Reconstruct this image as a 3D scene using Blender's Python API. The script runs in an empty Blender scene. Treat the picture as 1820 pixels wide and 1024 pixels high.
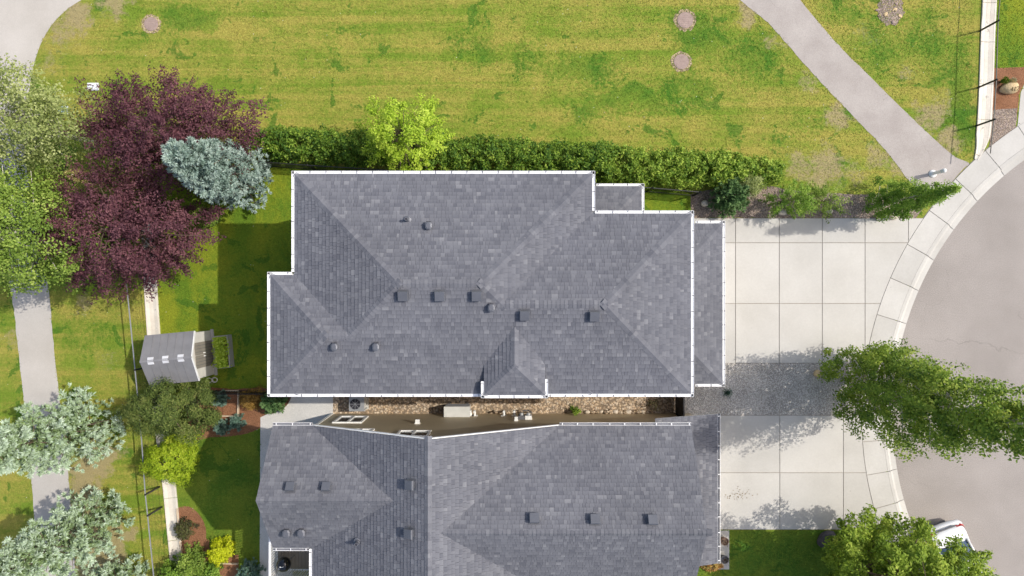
import bpy, bmesh, math, random
import numpy as np
from mathutils import Vector, Matrix

# ------------------------------------------------------------------ camera, sky, sun, exposure
SC = bpy.context.scene
COL = SC.collection
CAM_H = 31.6                 # flying height in metres
PPM = 40.0                   # photograph pixels per metre on the ground
cam_d = bpy.data.cameras.new('camera'); cam = bpy.data.objects.new('camera', cam_d); COL.objects.link(cam)
cam.location = (0, 0, CAM_H); cam.rotation_euler = (0, 0, 0)
cam_d.sensor_width = 36; cam_d.lens = 36*CAM_H*PPM/1820; cam_d.clip_end = 2000; cam_d.clip_start = .1
SC.camera = cam
SUN_DIR = Vector((.82, .20, 1.0)).normalized()
ELEV = math.asin(SUN_DIR.z); AZ = math.atan2(SUN_DIR.x, SUN_DIR.y)
W = bpy.data.worlds.new('World'); SC.world = W; W.use_nodes = True
wn = W.node_tree; wn.nodes.clear()
sky = wn.nodes.new('ShaderNodeTexSky'); sky.sky_type = 'NISHITA'; sky.sun_disc = False
sky.sun_elevation = ELEV; sky.sun_rotation = AZ; sky.air_density = 1.0; sky.dust_density = 3.0; sky.ozone_density = .4
bg = wn.nodes.new('ShaderNodeBackground'); bg.inputs[1].default_value = .15
wo = wn.nodes.new('ShaderNodeOutputWorld')
wn.links.new(sky.outputs[0], bg.inputs[0]); wn.links.new(bg.outputs[0], wo.inputs[0])
sl = bpy.data.lights.new('sun', 'SUN'); sl.energy = 2.85; sl.angle = math.radians(.55); sl.color = (1, .95, .87)
so = bpy.data.objects.new('sun', sl); COL.objects.link(so); so.location = (20, 5, 40)
so.rotation_euler = SUN_DIR.to_track_quat('Z', 'Y').to_euler()
vs = SC.view_settings; vs.view_transform = 'Standard'; vs.look = 'None'; vs.exposure = .38; vs.gamma = 1; vs.use_curve_mapping = False

def P(px, py, h=0.0):
    "point of the place, from its measured pixel and its height above the ground"
    s = (1 - h/CAM_H)/PPM
    return Vector(((px-910)*s, (512-py)*s, h))

# ------------------------------------------------------------------ materials
def new_mat(name):
    m = bpy.data.materials.new(name); m.use_nodes = True
    nt = m.node_tree; nt.nodes.clear()
    return m, nt
class NB:
    def __init__(s, nt): s.nt = nt
    def n(s, typ, **kw):
        nd = s.nt.nodes.new('ShaderNode'+typ)
        for k, v in kw.items():
            if k.startswith('i_'):
                key = k[2:]; key = int(key) if key.isdigit() else key
                if hasattr(v, 'is_output') or isinstance(v, bpy.types.NodeSocket): s.nt.links.new(v, nd.inputs[key])
                else: nd.inputs[key].default_value = v
            else: setattr(nd, k, v)
        return nd
    def pos(s): return s.n('NewGeometry').outputs['Position']
    def scaled(s, sock, sc): return s.n('VectorMath', operation='MULTIPLY', i_0=sock, i_1=sc).outputs[0]
    def noise(s, vec, scale, detail=3, rough=.55, dist=0):
        return s.n('TexNoise', i_Vector=vec, i_Scale=scale, i_Detail=detail, i_Roughness=rough, i_Distortion=dist).outputs[0]
    def mix(s, f, a, b, bt='MIX'):
        nd = s.n('MixRGB', blend_type=bt)
        for i, v in enumerate((f, a, b)):
            if isinstance(v, bpy.types.NodeSocket): s.nt.links.new(v, nd.inputs[i])
            elif i == 0: nd.inputs[0].default_value = v
            else: nd.inputs[i].default_value = (*v, 1) if len(v) == 3 else v
        return nd.outputs[0]
    def rng(s, sock, a, b, c=0, d=1):
        return s.n('MapRange', i_0=sock, i_1=a, i_2=b, i_3=c, i_4=d).outputs[0]
    def math(s, op, a, b=0.0):
        nd = s.n('Math', operation=op)
        for i, v in enumerate((a, b)):
            if isinstance(v, bpy.types.NodeSocket): s.nt.links.new(v, nd.inputs[i])
            else: nd.inputs[i].default_value = v
        return nd.outputs[0]
    def grey(s, v):
        nd = s.n('CombineColor'); 
        for i in range(3): s.nt.links.new(v, nd.inputs[i])
        return nd.outputs[0]
    def out(s, color, rough=.85, bump=None, bdist=.01, spec=.3, metal=0.0):
        p = s.n('BsdfPrincipled')
        if isinstance(color, bpy.types.NodeSocket): s.nt.links.new(color, p.inputs['Base Color'])
        else: p.inputs['Base Color'].default_value = (*color, 1)
        p.inputs['Roughness'].default_value = rough; p.inputs['Specular IOR Level'].default_value = spec
        p.inputs['Metallic'].default_value = metal
        if bump is not None:
            b = s.n('Bump', i_Height=bump, i_Distance=bdist, i_Strength=1.0)
            s.nt.links.new(b.outputs[0], p.inputs['Normal'])
        o = s.n('OutputMaterial'); s.nt.links.new(p.outputs[0], o.inputs[0])
        return p

MATS = {}
def surf(name, c1, c2, scale=1.0, fine=30, famt=.25, rough=.85, bdist=.01, spec=.3, rnd=0, metal=0.0, spots=None, crack=None):
    "mottled surface: two colours over a broad noise, fine grain on top"
    m, nt = new_mat(name); b = NB(nt); p = b.pos()
    f = b.rng(b.noise(p, scale, 5), .32, .68)
    c = b.mix(f, c1, c2)
    fn = b.noise(p, fine, 3, .6)
    g = b.rng(fn, .25, .75, 1-famt, 1+famt)
    c = b.mix(1.0, c, b.grey(g), 'MULTIPLY')
    if spots:
        sc, thr, col = spots
        sm = b.rng(b.noise(p, sc, 2), thr, thr+.05)
        c = b.mix(sm, c, col)
    if crack:
        wv = b.n('TexNoise', i_Vector=p, i_Scale=1.3, i_Detail=6.0).outputs[1]
        pw = b.n('VectorMath', operation='ADD', i_0=p, i_1=b.scaled(wv, (1.1, 1.1, 0))).outputs[0]
        v = b.n('TexVoronoi', i_Vector=pw, i_Scale=crack[0], feature='DISTANCE_TO_EDGE').outputs[0]
        lim = b.rng(b.noise(p, .3, 2), .5, .62)
        c = b.mix(b.math('MULTIPLY', b.rng(v, crack[1]*.5, crack[1], crack[2], 0), lim), c, tuple(x*.35 for x in c1))
    if rnd:
        r = b.n('ObjectInfo').outputs['Random']
        c = b.mix(1.0, c, b.grey(b.rng(r, 0, 1, 1-rnd, 1+rnd)), 'MULTIPLY')
    b.out(c, rough, fn, bdist, spec, metal)
    MATS[name] = m; return m
def plain(name, col, rough=.5, spec=.4, metal=0.0, var=.08):
    return surf(name, tuple(x*(1-var) for x in col), tuple(x*(1+var) for x in col), 2.5, 40, .06, rough, .001, spec, metal=metal)

def lawn(name, yellow, green, dark, stripe=(.05, 1.5, 1), bias=0.0, bare=(), soil=(.33, .26, .18), lush=()):
    m, nt = new_mat(name); b = NB(nt); p = b.pos()
    band = b.noise(b.scaled(p, stripe), 1.0, 4, .6, .8)            # mowing bands
    patch = b.noise(p, .5, 6, .68, .5)
    speck = b.noise(p, 6.5, 6, .78)                                # tufts
    f1 = b.noise(p, 11, 4, .75); f2 = b.noise(p, 36, 3, .7)
    def dither(v, lo=.42, hi=.62): return b.rng(b.math('ADD', v, b.math('MULTIPLY', b.math('SUBTRACT', speck, .5), 1.5)), lo, hi)
    base = b.math('ADD', b.math('MULTIPLY', band, .52), b.math('MULTIPLY', patch, .48))
    f = b.rng(b.math('ADD', base, b.math('MULTIPLY', b.math('SUBTRACT', speck, .5), .35)), .42+bias, .60+bias)
    c = b.mix(f, yellow, green)
    clov = dither(b.rng(b.noise(p, .8, 4, .6, .8), .52, .70))
    c = b.mix(b.math('MULTIPLY', clov, .7), c, dark)
    if lush:
        acc = None
        wv = b.n('VectorMath', operation='MULTIPLY', i_0=b.n('TexNoise', i_Vector=p, i_Scale=.8, i_Detail=6.0).outputs[1], i_1=(3.4, 3.0, 0)).outputs[0]
        pw = b.n('VectorMath', operation='ADD', i_0=p, i_1=wv).outputs[0]
        for (x, y, rx, ry, a) in lush:
            q = b.n('VectorMath', operation='SUBTRACT', i_0=pw, i_1=(x+1.7, y+1.5, 0)).outputs[0]
            d = b.n('VectorMath', operation='LENGTH', i_0=b.scaled(q, (1/rx, 1/ry, 0))).outputs[1]
            v = b.rng(d, .3, 1.2, a, 0)
            acc = v if acc is None else b.math('MAXIMUM', acc, v)
        c = b.mix(b.math('MULTIPLY', dither(acc, .30, .62), .85), c, b.mix(b.rng(patch, .38, .62), green, dark))
    c = b.mix(1.0, c, b.grey(b.rng(f1, .25, .75, .72, 1.28)), 'MULTIPLY')
    c = b.mix(1.0, c, b.grey(b.rng(f2, .25, .75, .55, 1.45)), 'MULTIPLY')
    dry = b.rng(b.noise(p, 3.2, 6, .78), .60, .70)
    c = b.mix(b.math('MULTIPLY', dry, .4), c, tuple(min(1, x*1.3) for x in yellow))
    if bare:
        acc = None
        warp = b.n('VectorMath', operation='MULTIPLY', i_0=b.n('TexNoise', i_Vector=p, i_Scale=1.6, i_Detail=5.0).outputs[1], i_1=(1.8, 1.8, 0)).outputs[0]
        pw = b.n('VectorMath', operation='ADD', i_0=p, i_1=warp).outputs[0]
        for (x, y, r, a) in bare:
            d = b.n('VectorMath', operation='DISTANCE', i_0=pw, i_1=(x+.9, y+.9, 0)).outputs[1]
            v = b.rng(d, r*.3, r, a, 0)
            acc = v if acc is None else b.math('MAXIMUM', acc, v)
        sc_ = b.mix(b.rng(f2, .3, .7), tuple(x*.75 for x in soil), tuple(x*1.2 for x in soil))
        c = b.mix(b.math('MULTIPLY', dither(acc, .36, .70), .88), c, sc_)
    v = b.n('TexVoronoi', i_Vector=p, i_Scale=2.2, feature='F1').outputs[0]      # daisies and litter
    c = b.mix(b.rng(v, .035, .05, .8, 0), c, (.62, .6, .5))
    b.out(c, .9, b.math('ADD', f2, b.math('MULTIPLY', f1, .6)), .05, .15)
    MATS[name] = m; return m

def stones_mat(name, cols, scale, rough=.8, bdist=.03, dirt=(.12, .09, .06)):
    m, nt = new_mat(name); b = NB(nt); p = b.pos()
    wv = b.n('TexNoise', i_Vector=p, i_Scale=scale*.7, i_Detail=2.0).outputs[1]
    pw = b.n('VectorMath', operation='ADD', i_0=p, i_1=b.scaled(wv, (.25/scale*4, .25/scale*4, 0))).outputs[0]
    v = b.n('TexVoronoi', i_Vector=pw, i_Scale=scale, feature='F1')
    sep = b.n('SeparateColor', i_0=v.outputs[1])
    ramp = b.n('ValToRGB'); r = ramp.color_ramp
    while len(r.elements) < len(cols): r.elements.new(.5)
    for i, c in enumerate(cols): r.elements[i].position = i/(len(cols)-1); r.elements[i].color = (*c, 1)
    nt.links.new(sep.outputs[0], ramp.inputs[0])
    edge = b.rng(v.outputs[0], .38, .62)
    c = b.mix(b.math('MULTIPLY', edge, .7), ramp.outputs[0], dirt)
    c = b.mix(1.0, c, b.grey(b.rng(b.noise(p, .9, 4), .3, .7, .82, 1.15)), 'MULTIPLY')
    h = b.math('SUBTRACT', 1.0, v.outputs[0])
    b.out(c, rough, h, bdist, .3)
    MATS[name] = m; return m

def toned(name, cols, fine=60, famt=.2, rough=.85, spec=.3, bdist=.002, transl=0.0, tcol=None, broad=None):
    "colour taken from each piece's own tone"
    m, nt = new_mat(name); b = NB(nt); p = b.pos()
    t = b.n('Attribute', attribute_name='tone').outputs['Fac']
    ramp = b.n('ValToRGB'); r = ramp.color_ramp
    while len(r.elements) < len(cols): r.elements.new(.5)
    for i, c in enumerate(cols): r.elements[i].position = i/(len(cols)-1); r.elements[i].color = (*c, 1)
    nt.links.new(t, ramp.inputs[0])
    c = ramp.outputs[0]
    fn = b.noise(p, fine, 3, .6)
    c = b.mix(1.0, c, b.grey(b.rng(fn, .25, .75, 1-famt, 1+famt)), 'MULTIPLY')
    if broad:
        c = b.mix(1.0, c, b.grey(b.rng(b.noise(p, broad[0], 5, .6), .3, .7, 1-broad[1], 1+broad[1])), 'MULTIPLY')
    pr = b.out(c, rough, fn if bdist else None, bdist, spec)
    if transl:
        o = [n for n in nt.nodes if n.type == 'OUTPUT_MATERIAL'][0]
        tr = b.n('BsdfTranslucent'); nt.links.new(b.mix(1.0, c, tcol or (1.1, 1.15, .5), 'MULTIPLY'), tr.inputs[0])
        mx = b.n('MixShader', i_0=transl); nt.links.new(pr.outputs[0], mx.inputs[1]); nt.links.new(tr.outputs[0], mx.inputs[2])
        nt.links.new(mx.outputs[0], o.inputs[0])
    MATS[name] = m; return m

# grass, with the worn places the park shows: by the plaza, along the path, round the lids
def wp(l): return [(P(x, y).x, P(x, y).y, r, a) for x, y, r, a in l]
worn = wp([(135, 28, 1.2, .8), (110, 60, 1.2, .6), (205, 12, 1.1, .7), (85, 110, .9, .5), (1330, 22, .9, .7), (1375, 75, .7, .55), (1440, 150, .7, .5),
           (1490, 205, 1.0, .7), (1560, 275, 1.0, .6), (1610, 130, .8, .5), (1650, 205, 1.2, .7), (1690, 250, .9, .75), (1600, 300, 1.1, .6),
           (1470, 300, 1.6, .7), (1420, 295, 1.2, .6), (1680, 180, .9, .5), (1540, 60, .8, .4), (1520, 315, 1.1, .5),
           (150, 545, .8, .6), (190, 640, 1.0, .4), (150, 845, 1.2, 1.0), (150, 880, 1.2, 1.0), (172, 815, 1.2, .95), (195, 800, .9, .7), (215, 955, 1.0, 1.0), (190, 985, 1.2, 1.0), (160, 1000, 1.2, 1.0), (165, 925, 1.0, .9), (20, 600, .8, .5)])
lushy = [(P(x, y).x, P(x, y).y, rx, ry, a) for x, y, rx, ry, a in ((330, 35, 2.2, 1.0, .8), (880, 95, 3.2, .9, .6), (1020, 120, 3.4, 1.0, .7), (1110, 185, 3.6, .9, .8), (1240, 55, 1.8, 1.6, .75), (1340, 100, 2.2, 1.8, .6),
           (1700, 190, 1.3, 4.0, .75), (1560, 70, 1.6, 2.0, .55), (1640, 60, 1.6, 2.4, .55), (1230, 160, 2.5, 1.2, .6), (620, 60, 2.8, .8, .4), (1450, 230, 2.0, .8, .45), (150, 600, 1.4, 1.6, .5), (700, 235, 2.6, .7, .55), (430, 130, 2.0, .6, .35), (1500, 20, 1.2, 1.2, .5))]
lawn('park_grass', (.36, .325, .068), (.175, .262, .028), (.055, .165, .015), bias=-.012, bare=worn, soil=(.40, .325, .17), lush=lushy)
lawn('yard_grass', (.245, .285, .022), (.125, .215, .018), (.06, .15, .015), stripe=(.5, .16, 1), bias=-.03)
lawn('lush_grass', (.19, .25, .028), (.095, .185, .02), (.055, .14, .016), stripe=(.4, .4, 1), bias=-.02)
surf('asphalt_path', (.335, .30, .275), (.40, .365, .335), .9, 45, .22, .9, .004, .2, crack=(.22, .003, .25))
surf('road_asphalt', (.275, .248, .225), (.335, .303, .278), .35, 30, .30, .92, .006, .2, crack=(.16, .003, .22))
surf('plaza_asphalt', (.415, .385, .345), (.485, .455, .415), .6, 45, .12, .9, .004, .2)
surf('concrete', (.44, .422, .385), (.505, .487, .45), .45, 14, .04, .85, .002, .25, rnd=.075, spots=(5.5, .765, (.22, .2, .17)))
surf('walk_concrete', (.44, .422, .385), (.515, .497, .46), .6, 14, .05, .85, .002, .25, rnd=.07, spots=(5.5, .765, (.24, .22, .18)))
surf('aggregate_concrete', (.52, .50, .46), (.60, .575, .53), 1.0, 50, .25, .85, .004, .25)
surf('swale_concrete', (.60, .54, .45), (.72, .67, .58), 1.3, 20, .08, .85, .002, .25, rnd=.05, spots=(3.0, .66, (.42, .38, .32)))
surf('joint_dirt', (.24, .215, .18), (.32, .285, .24), 3, 30, .2)
surf('mulch', (.20, .095, .05), (.27, .135, .075), 2.0, 26, .5, .95, .03, .1)
surf('dark_mulch', (.11, .06, .04), (.16, .09, .055), 2.0, 26, .5, .95, .03, .1)
stones_mat('river_rock', [(.42, .30, .19), (.60, .46, .31), (.50, .36, .24), (.66, .55, .42), (.38, .28, .20)], 11)
stones_mat('grey_gravel', [(.31, .29, .26), (.58, .545, .495), (.43, .40, .36), (.68, .64, .585), (.48, .45, .41)], 22, dirt=(.26, .24, .21))
stones_mat('bed_gravel', [(.20, .15, .13), (.38, .31, .25), (.28, .21, .19), (.42, .33, .24), (.24, .2, .2)], 20)
stones_mat('bare_soil', [(.36, .28, .16), (.46, .37, .22), (.40, .31, .19)], 14)
toned('shingle', [(.106, .109, .127), (.130, .133, .151), (.145, .148, .166), (.163, .166, .183), (.202, .204, .219)], 90, .22, .9, .25, .003, broad=(.45, .10))
plain('roof_deck', (.10, .10, .115), .9)
plain('gutter_white', (.80, .80, .80), .4)
plain('gutter_inside', (.10, .105, .13), .6)
plain('bracket_dark', (.10, .10, .11), .6)
plain('trim_white', (.78, .78, .76), .5)
plain('vent_metal', (.125, .13, .148), .5, .5, .3)
plain('vent_dark', (.03, .03, .04), .7)
plain('black_metal', (.012, .012, .014), .45)
plain('galvanised', (.42, .43, .44), .45, .5, .5)
plain('siding_grey', (.36, .35, .33), .7)
def siding(name, c, board=.15):
    m, nt = new_mat(name); b = NB(nt); p = b.pos()
    z = b.n('SeparateXYZ', i_0=p).outputs[2]
    fr = b.math('FRACT', b.math('DIVIDE', z, board))
    c1 = b.mix(b.rng(b.noise(p, .8, 4), .3, .7), tuple(x*.93 for x in c), tuple(x*1.07 for x in c))
    b.out(c1, .6, fr, .012, .3); MATS[name] = m
siding('siding_brown', (.60, .50, .34)); siding('siding_stone', (.34, .33, .31))
plain('window_glass', (.045, .05, .055), .08, .6)
plain('blind', (.30, .29, .27), .6)
plain('shed_roof', (.20, .20, .21), .6)
plain('shed_wall', (.62, .60, .55), .6)
plain('shed_door', (.25, .225, .19), .6)
plain('skylight', (.62, .63, .66), .35)
plain('timber_pale', (.62, .50, .36), .8)
plain('timber_deck', (.24, .20, .15), .8)
plain('enamel_black', (.008, .008, .009), .12, .7)
plain('car_white', (.82, .82, .83), .22, .6)
plain('car_silver', (.55, .56, .58), .3, .6)
plain('car_glass', (.05, .085, .15), .06, .8)
plain('lamp_red', (.45, .015, .015), .2, .6)
plain('tyre', (.015, .015, .015), .85)
plain('rim', (.45, .45, .46), .35, .5, .8)
surf('boulder_tan', (.50, .37, .20), (.62, .48, .28), 3, 20, .15, .85, .02)
surf('boulder_pale', (.58, .49, .38), (.68, .6, .5), 3, 20, .15, .85, .02)
surf('boulder_dark', (.04, .038, .045), (.075, .07, .08), 4, 20, .2, .7, .02)
surf('iron_lid', (.29, .215, .185), (.35, .265, .23), 6, 30, .2, .8, .01)
surf('bark_brown', (.11, .08, .055), (.17, .125, .09), 5, 30, .3, .95, .02)
surf('bark_pale', (.50, .46, .38), (.66, .62, .54), 4, 25, .25, .9, .01)
plain('utility_white', (.72, .75, .78), .5)
plain('utility_blue', (.42, .58, .66), .5)
plain('pot_brown', (.16, .10, .07), .7)
plain('pot_grey', (.12, .12, .13), .7)
plain('plastic_white', (.8, .8, .78), .5)
plain('unit_grey', (.58, .58, .55), .5)
plain('lettering_dark', (.09, .065, .02), .8)
LEAF = dict(transl=.28, bdist=0, rough=.6, spec=.25, famt=.12)
toned('leaf_purple', [(.050, .017, .025), (.092, .034, .047), (.142, .057, .071), (.225, .10, .108)], tcol=(1.3, .6, .6), **LEAF)
toned('leaf_aspen', [(0.083, 0.138, 0.02), (0.154, 0.242, 0.033), (0.242, 0.341, 0.055), (0.363, 0.451, 0.099)], **LEAF)
toned('leaf_pale', [(0.121, 0.16, 0.044), (0.209, 0.259, 0.077), (0.319, 0.363, 0.121), (0.462, 0.495, 0.22)], **LEAF)
toned('leaf_poplar', [(.055, .105, .017), (.135, .22, .028), (.235, .33, .042), (.40, .46, .085)], **LEAF)
toned('leaf_maple', [(.075, .13, .012), (.15, .24, .022), (.26, .36, .036), (.40, .48, .075)], **LEAF)
toned('leaf_locust', [(.17, .28, .015), (.29, .43, .03), (.42, .56, .05), (.57, .67, .11)], **LEAF)
toned('leaf_hedge', [(0.04, 0.104, 0.016), (0.104, 0.199, 0.022), (0.206, 0.317, 0.035), (0.397, 0.508, 0.079)], **LEAF)
toned('leaf_lime', [(0.11, 0.176, 0.009), (0.22, 0.33, 0.013), (0.363, 0.473, 0.022), (0.495, 0.572, 0.055)], **LEAF)
toned('leaf_gold', [(.30, .36, .005), (.44, .50, .008), (.58, .62, .02), (.68, .68, .05)], **LEAF)
toned('leaf_ochre', [(.14, .09, .02), (.26, .16, .035), (.38, .22, .05), (.48, .3, .08)], **LEAF)
toned('leaf_green', [(.06, .13, .016), (.135, .25, .028), (.22, .35, .045), (.34, .45, .08)], **LEAF)
toned('leaf_darkred', [(.035, .045, .02), (.07, .06, .03), (.12, .14, .04), (.17, .11, .07)], **LEAF)
CON = dict(transl=.08, bdist=0, rough=.65, spec=.25, famt=.12)
toned('needle_blue', [(.10, .165, .13), (.20, .295, .25), (.31, .41, .36), (.44, .53, .48)], **CON)
toned('needle_silver', [(.12, .19, .055), (.24, .34, .14), (.40, .51, .35), (.57, .67, .55)], **CON)
toned('needle_olive', [(.022, .036, .008), (.065, .10, .018), (.125, .17, .034), (.23, .25, .07)], **CON)
toned('needle_green', [(.03, .07, .025), (.065, .14, .045), (.12, .22, .07), (.19, .30, .11)], **CON)
toned('needle_teal', [(.03, .07, .055), (.07, .14, .105), (.14, .24, .18), (.24, .34, .26)], **CON)
toned('needle_yellow', [(.22, .21, .06), (.36, .33, .10), (.48, .43, .16), (.58, .5, .22)], **CON)
toned('blade', [(.05, .11, .012), (.11, .19, .02), (.20, .27, .035), (.32, .33, .07)], **LEAF)
toned('dry_blade', [(.40, .35, .22), (.50, .45, .30), (.6, .55, .4)], **LEAF)
toned('bloom_orange', [(.30, .12, .03), (.5, .22, .06), (.55, .38, .12), (.2, .25, .05)], **LEAF)

# ------------------------------------------------------------------ object helpers
def tag(o, label=None, cat=None, group=None, kind=None):
    if label: o['label'] = label
    if cat: o['category'] = cat
    if group: o['group'] = group
    if kind: o['kind'] = kind
    return o
def thing(name, label, cat, loc=(0, 0, 0), group=None, kind=None):
    o = bpy.data.objects.new(name, None); o.empty_display_size = .2; COL.objects.link(o); o.location = loc
    return tag(o, label, cat, group, kind)
def link(name, me, parent=None, loc=None, world=False):
    o = bpy.data.objects.new(name, me); COL.objects.link(o)
    if loc is not None: o.location = loc
    if parent is not None:
        o.parent = parent
        if world:
            w = Vector((0, 0, 0)); q = parent
            while q is not None: w += q.location; q = q.parent
            # parents carry no rotation here
            pw = parent
            o.matrix_parent_inverse = Matrix.Translation(-world_loc(parent))
    return o
def world_loc(o):
    "position of an unrotated parent chain"
    if o.parent is None: return Vector(o.location)
    return world_loc(o.parent) + o.matrix_parent_inverse.translation + Vector(o.location)
class MB:
    "collects shapes, then links them as one mesh object"
    def __init__(s): s.v = []; s.f = []; s.t = []
    def add(s, vs, fs, tone=None):
        k = len(s.v); s.v += [tuple(v) for v in vs]; s.f += [tuple(k+i for i in f) for f in fs]
        if tone is not None: s.t += [tone]*len(vs)
        return s
    def box(s, x0, x1, y0, y1, z0, z1):
        return s.add([(x0,y0,z0),(x1,y0,z0),(x1,y1,z0),(x0,y1,z0),(x0,y0,z1),(x1,y0,z1),(x1,y1,z1),(x0,y1,z1)],
                     [(3,2,1,0),(4,5,6,7),(0,1,5,4),(1,2,6,5),(2,3,7,6),(3,0,4,7)])
    def bar(s, a, b, w, h, up=(0, 0, 1)):
        a = Vector(a); b = Vector(b); d = (b-a).normalized(); up = Vector(up)
        if abs(d.dot(up)) > .98: up = Vector((1, 0, 0))
        sd = d.cross(up).normalized()*w/2; u = sd.cross(d).normalized()*h/2
        return s.add([a-sd-u, a+sd-u, a+sd+u, a-sd+u, b-sd-u, b+sd-u, b+sd+u, b-sd+u],
                     [(0,1,2,3),(7,6,5,4),(0,4,5,1),(1,5,6,2),(2,6,7,3),(3,7,4,0)])
    def prism(s, poly, z0, z1):
        n = len(poly); a = sum(poly[i][0]*poly[(i+1)%n][1]-poly[(i+1)%n][0]*poly[i][1] for i in range(n))
        if a < 0: poly = poly[::-1]
        v = [(p[0], p[1], z0) for p in poly]+[(p[0], p[1], z1) for p in poly]
        return s.add(v, [tuple(range(n))[::-1], tuple(range(n, 2*n))]+[(i, (i+1) % n, n+(i+1) % n, n+i) for i in range(n)])
    def tube(s, pts, rads, n=6, cap=True):
        rings = []
        for i, p in enumerate(pts):
            p = Vector(p); d = (Vector(pts[min(i+1, len(pts)-1)])-Vector(pts[max(i-1, 0)])).normalized()
            u = d.cross(Vector((.31, .2, .93)))
            if u.length < .1: u = d.cross(Vector((1, 0, 0)))
            u.normalize(); w = d.cross(u)
            rings.append([p+(u*math.cos(2*math.pi*k/n)+w*math.sin(2*math.pi*k/n))*rads[i] for k in range(n)])
        v = [q for r in rings for q in r]; f = []
        for i in range(len(pts)-1):
            for k in range(n): f.append((i*n+k, i*n+(k+1) % n, (i+1)*n+(k+1) % n, (i+1)*n+k))
        if cap: f += [tuple(range(n))[::-1], tuple(range((len(pts)-1)*n, len(pts)*n))]
        return s.add(v, f)
    def lathe(s, c, prof, n=16):
        v = []; f = []
        for r, z in prof:
            for k in range(n): v.append((c[0]+r*math.cos(2*math.pi*k/n), c[1]+r*math.sin(2*math.pi*k/n), c[2]+z))
        for i in range(len(prof)-1):
            for k in range(n): f.append((i*n+k, i*n+(k+1) % n, (i+1)*n+(k+1) % n, (i+1)*n+k))
        f += [tuple(range(n))[::-1], tuple(range((len(prof)-1)*n, len(prof)*n))]
        return s.add(v, f)
    def mesh(s, name, mat, smooth=False):
        me = bpy.data.meshes.new(name); me.from_pydata(s.v, [], s.f); me.materials.append(MATS[mat])
        if s.t:
            a = me.attributes.new('tone', 'FLOAT', 'POINT'); a.data.foreach_set('value', np.array(s.t, dtype=np.float32))
        if smooth: me.polygons.foreach_set('use_smooth', [True]*len(me.polygons))
        me.update(); return me
    def build(s, name, mat, parent=None, world=True, smooth=False):
        return link(name, s.mesh(name, mat, smooth), parent, None, world)

SHEETS = []
def sheet(name, pts, z, mat, kind='structure', parent=None):
    "flat ground cover from pixel outline"
    SHEETS.append((np.array(pts, float), mat))
    b = MB(); v = [P(x, y) for x, y in pts]; b.add([(p.x, p.y, z) for p in v], [tuple(range(len(v)))])
    o = b.build(name, mat, parent)
    me = o.data
    if me.polygons[0].normal.z < 0: me.flip_normals()
    if parent is None: o['kind'] = kind
    return o
def smooth_line(pts, n=6, closed=False):
    "Catmull-Rom through the points"
    out = []; m = len(pts)
    for i in range(m if closed else m-1):
        if closed: p0, p1, p2, p3 = (pts[(i-1) % m], pts[i], pts[(i+1) % m], pts[(i+2) % m])
        else: p0, p1, p2, p3 = pts[max(i-1, 0)], pts[i], pts[i+1], pts[min(i+2, m-1)]
        for k in range(n):
            t = k/n
            out.append(tuple(.5*(2*p1[j]+(p2[j]-p0[j])*t+(2*p0[j]-5*p1[j]+4*p2[j]-p3[j])*t*t+(3*p1[j]-p0[j]-3*p2[j]+p3[j])*t**3) for j in range(len(p1))))
    if not closed: out.append(tuple(pts[-1]))
    return out
def ragged(pts, amp, rng, step=9):
    "outline with the small waver of a real edge (pixels)"
    out = []
    for i, a in enumerate(pts):
        b = pts[(i+1) % len(pts)]; L = math.hypot(b[0]-a[0], b[1]-a[1]); n = max(1, int(L/step))
        for k in range(n):
            t = k/n; out.append((a[0]+(b[0]-a[0])*t+rng.uniform(-amp, amp)*(k > 0), a[1]+(b[1]-a[1])*t+rng.uniform(-amp, amp)*(k > 0)))
    return out

# ------------------------------------------------------------------ ground, road, kerb
CC = P(2148.4, 740); R_IN, R_CURB, R_ROAD = 617/PPM, 579/PPM, 561/PPM
def arc(r, a0, a1, n):
    return [(CC.x+r*math.cos(a0+(a1-a0)*i/n), CC.y+r*math.sin(a0+(a1-a0)*i/n)) for i in range(n+1)]
A0, A1 = math.radians(28), math.radians(332)
hole = arc(R_CURB, A0, A1, 120)
ent = R_CURB*math.sin(A0)
hole = [(160, CC.y+ent)]+hole+[(160, CC.y-ent)]
bm = bmesh.new()
ov = [bm.verts.new(p) for p in ((-300, -300, 0), (300, -300, 0), (300, 300, 0), (-300, 300, 0))]
hv = [bm.verts.new((x, y, 0)) for x, y in hole]
ed = [bm.edges.new((ov[i], ov[(i+1) % 4])) for i in range(4)]+[bm.edges.new((hv[i], hv[(i+1) % len(hv)])) for i in range(len(hv))]
bmesh.ops.triangle_fill(bm, use_beauty=True, use_dissolve=False, edges=ed)
for f in list(bm.faces):
    c = f.calc_center_median()
    if (c-Vector((CC.x, CC.y, 0))).length < R_CURB*.97 and c.x < CC.x: bm.faces.remove(f)
for f in bm.faces:
    if f.normal.z < 0: f.normal_flip()
me = bpy.data.meshes.new('ground'); bm.to_mesh(me); bm.free(); me.materials.append(MATS['park_grass'])
tag(link('ground', me), kind='structure')
b = MB(); b.add([(x, y, -.10) for x, y in arc(R_CURB+.05, 0, 2*math.pi, 96)[:-1]], [tuple(range(96))]); b.add([(CC.x+4, CC.y-ent-.1, -.104), (170, CC.y-ent-.1, -.104), (170, CC.y+ent+.1, -.104), (CC.x+4, CC.y+ent+.1, -.104)], [(0, 1, 2, 3)])
tag(b.build('road', 'road_asphalt'), kind='structure')

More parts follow.
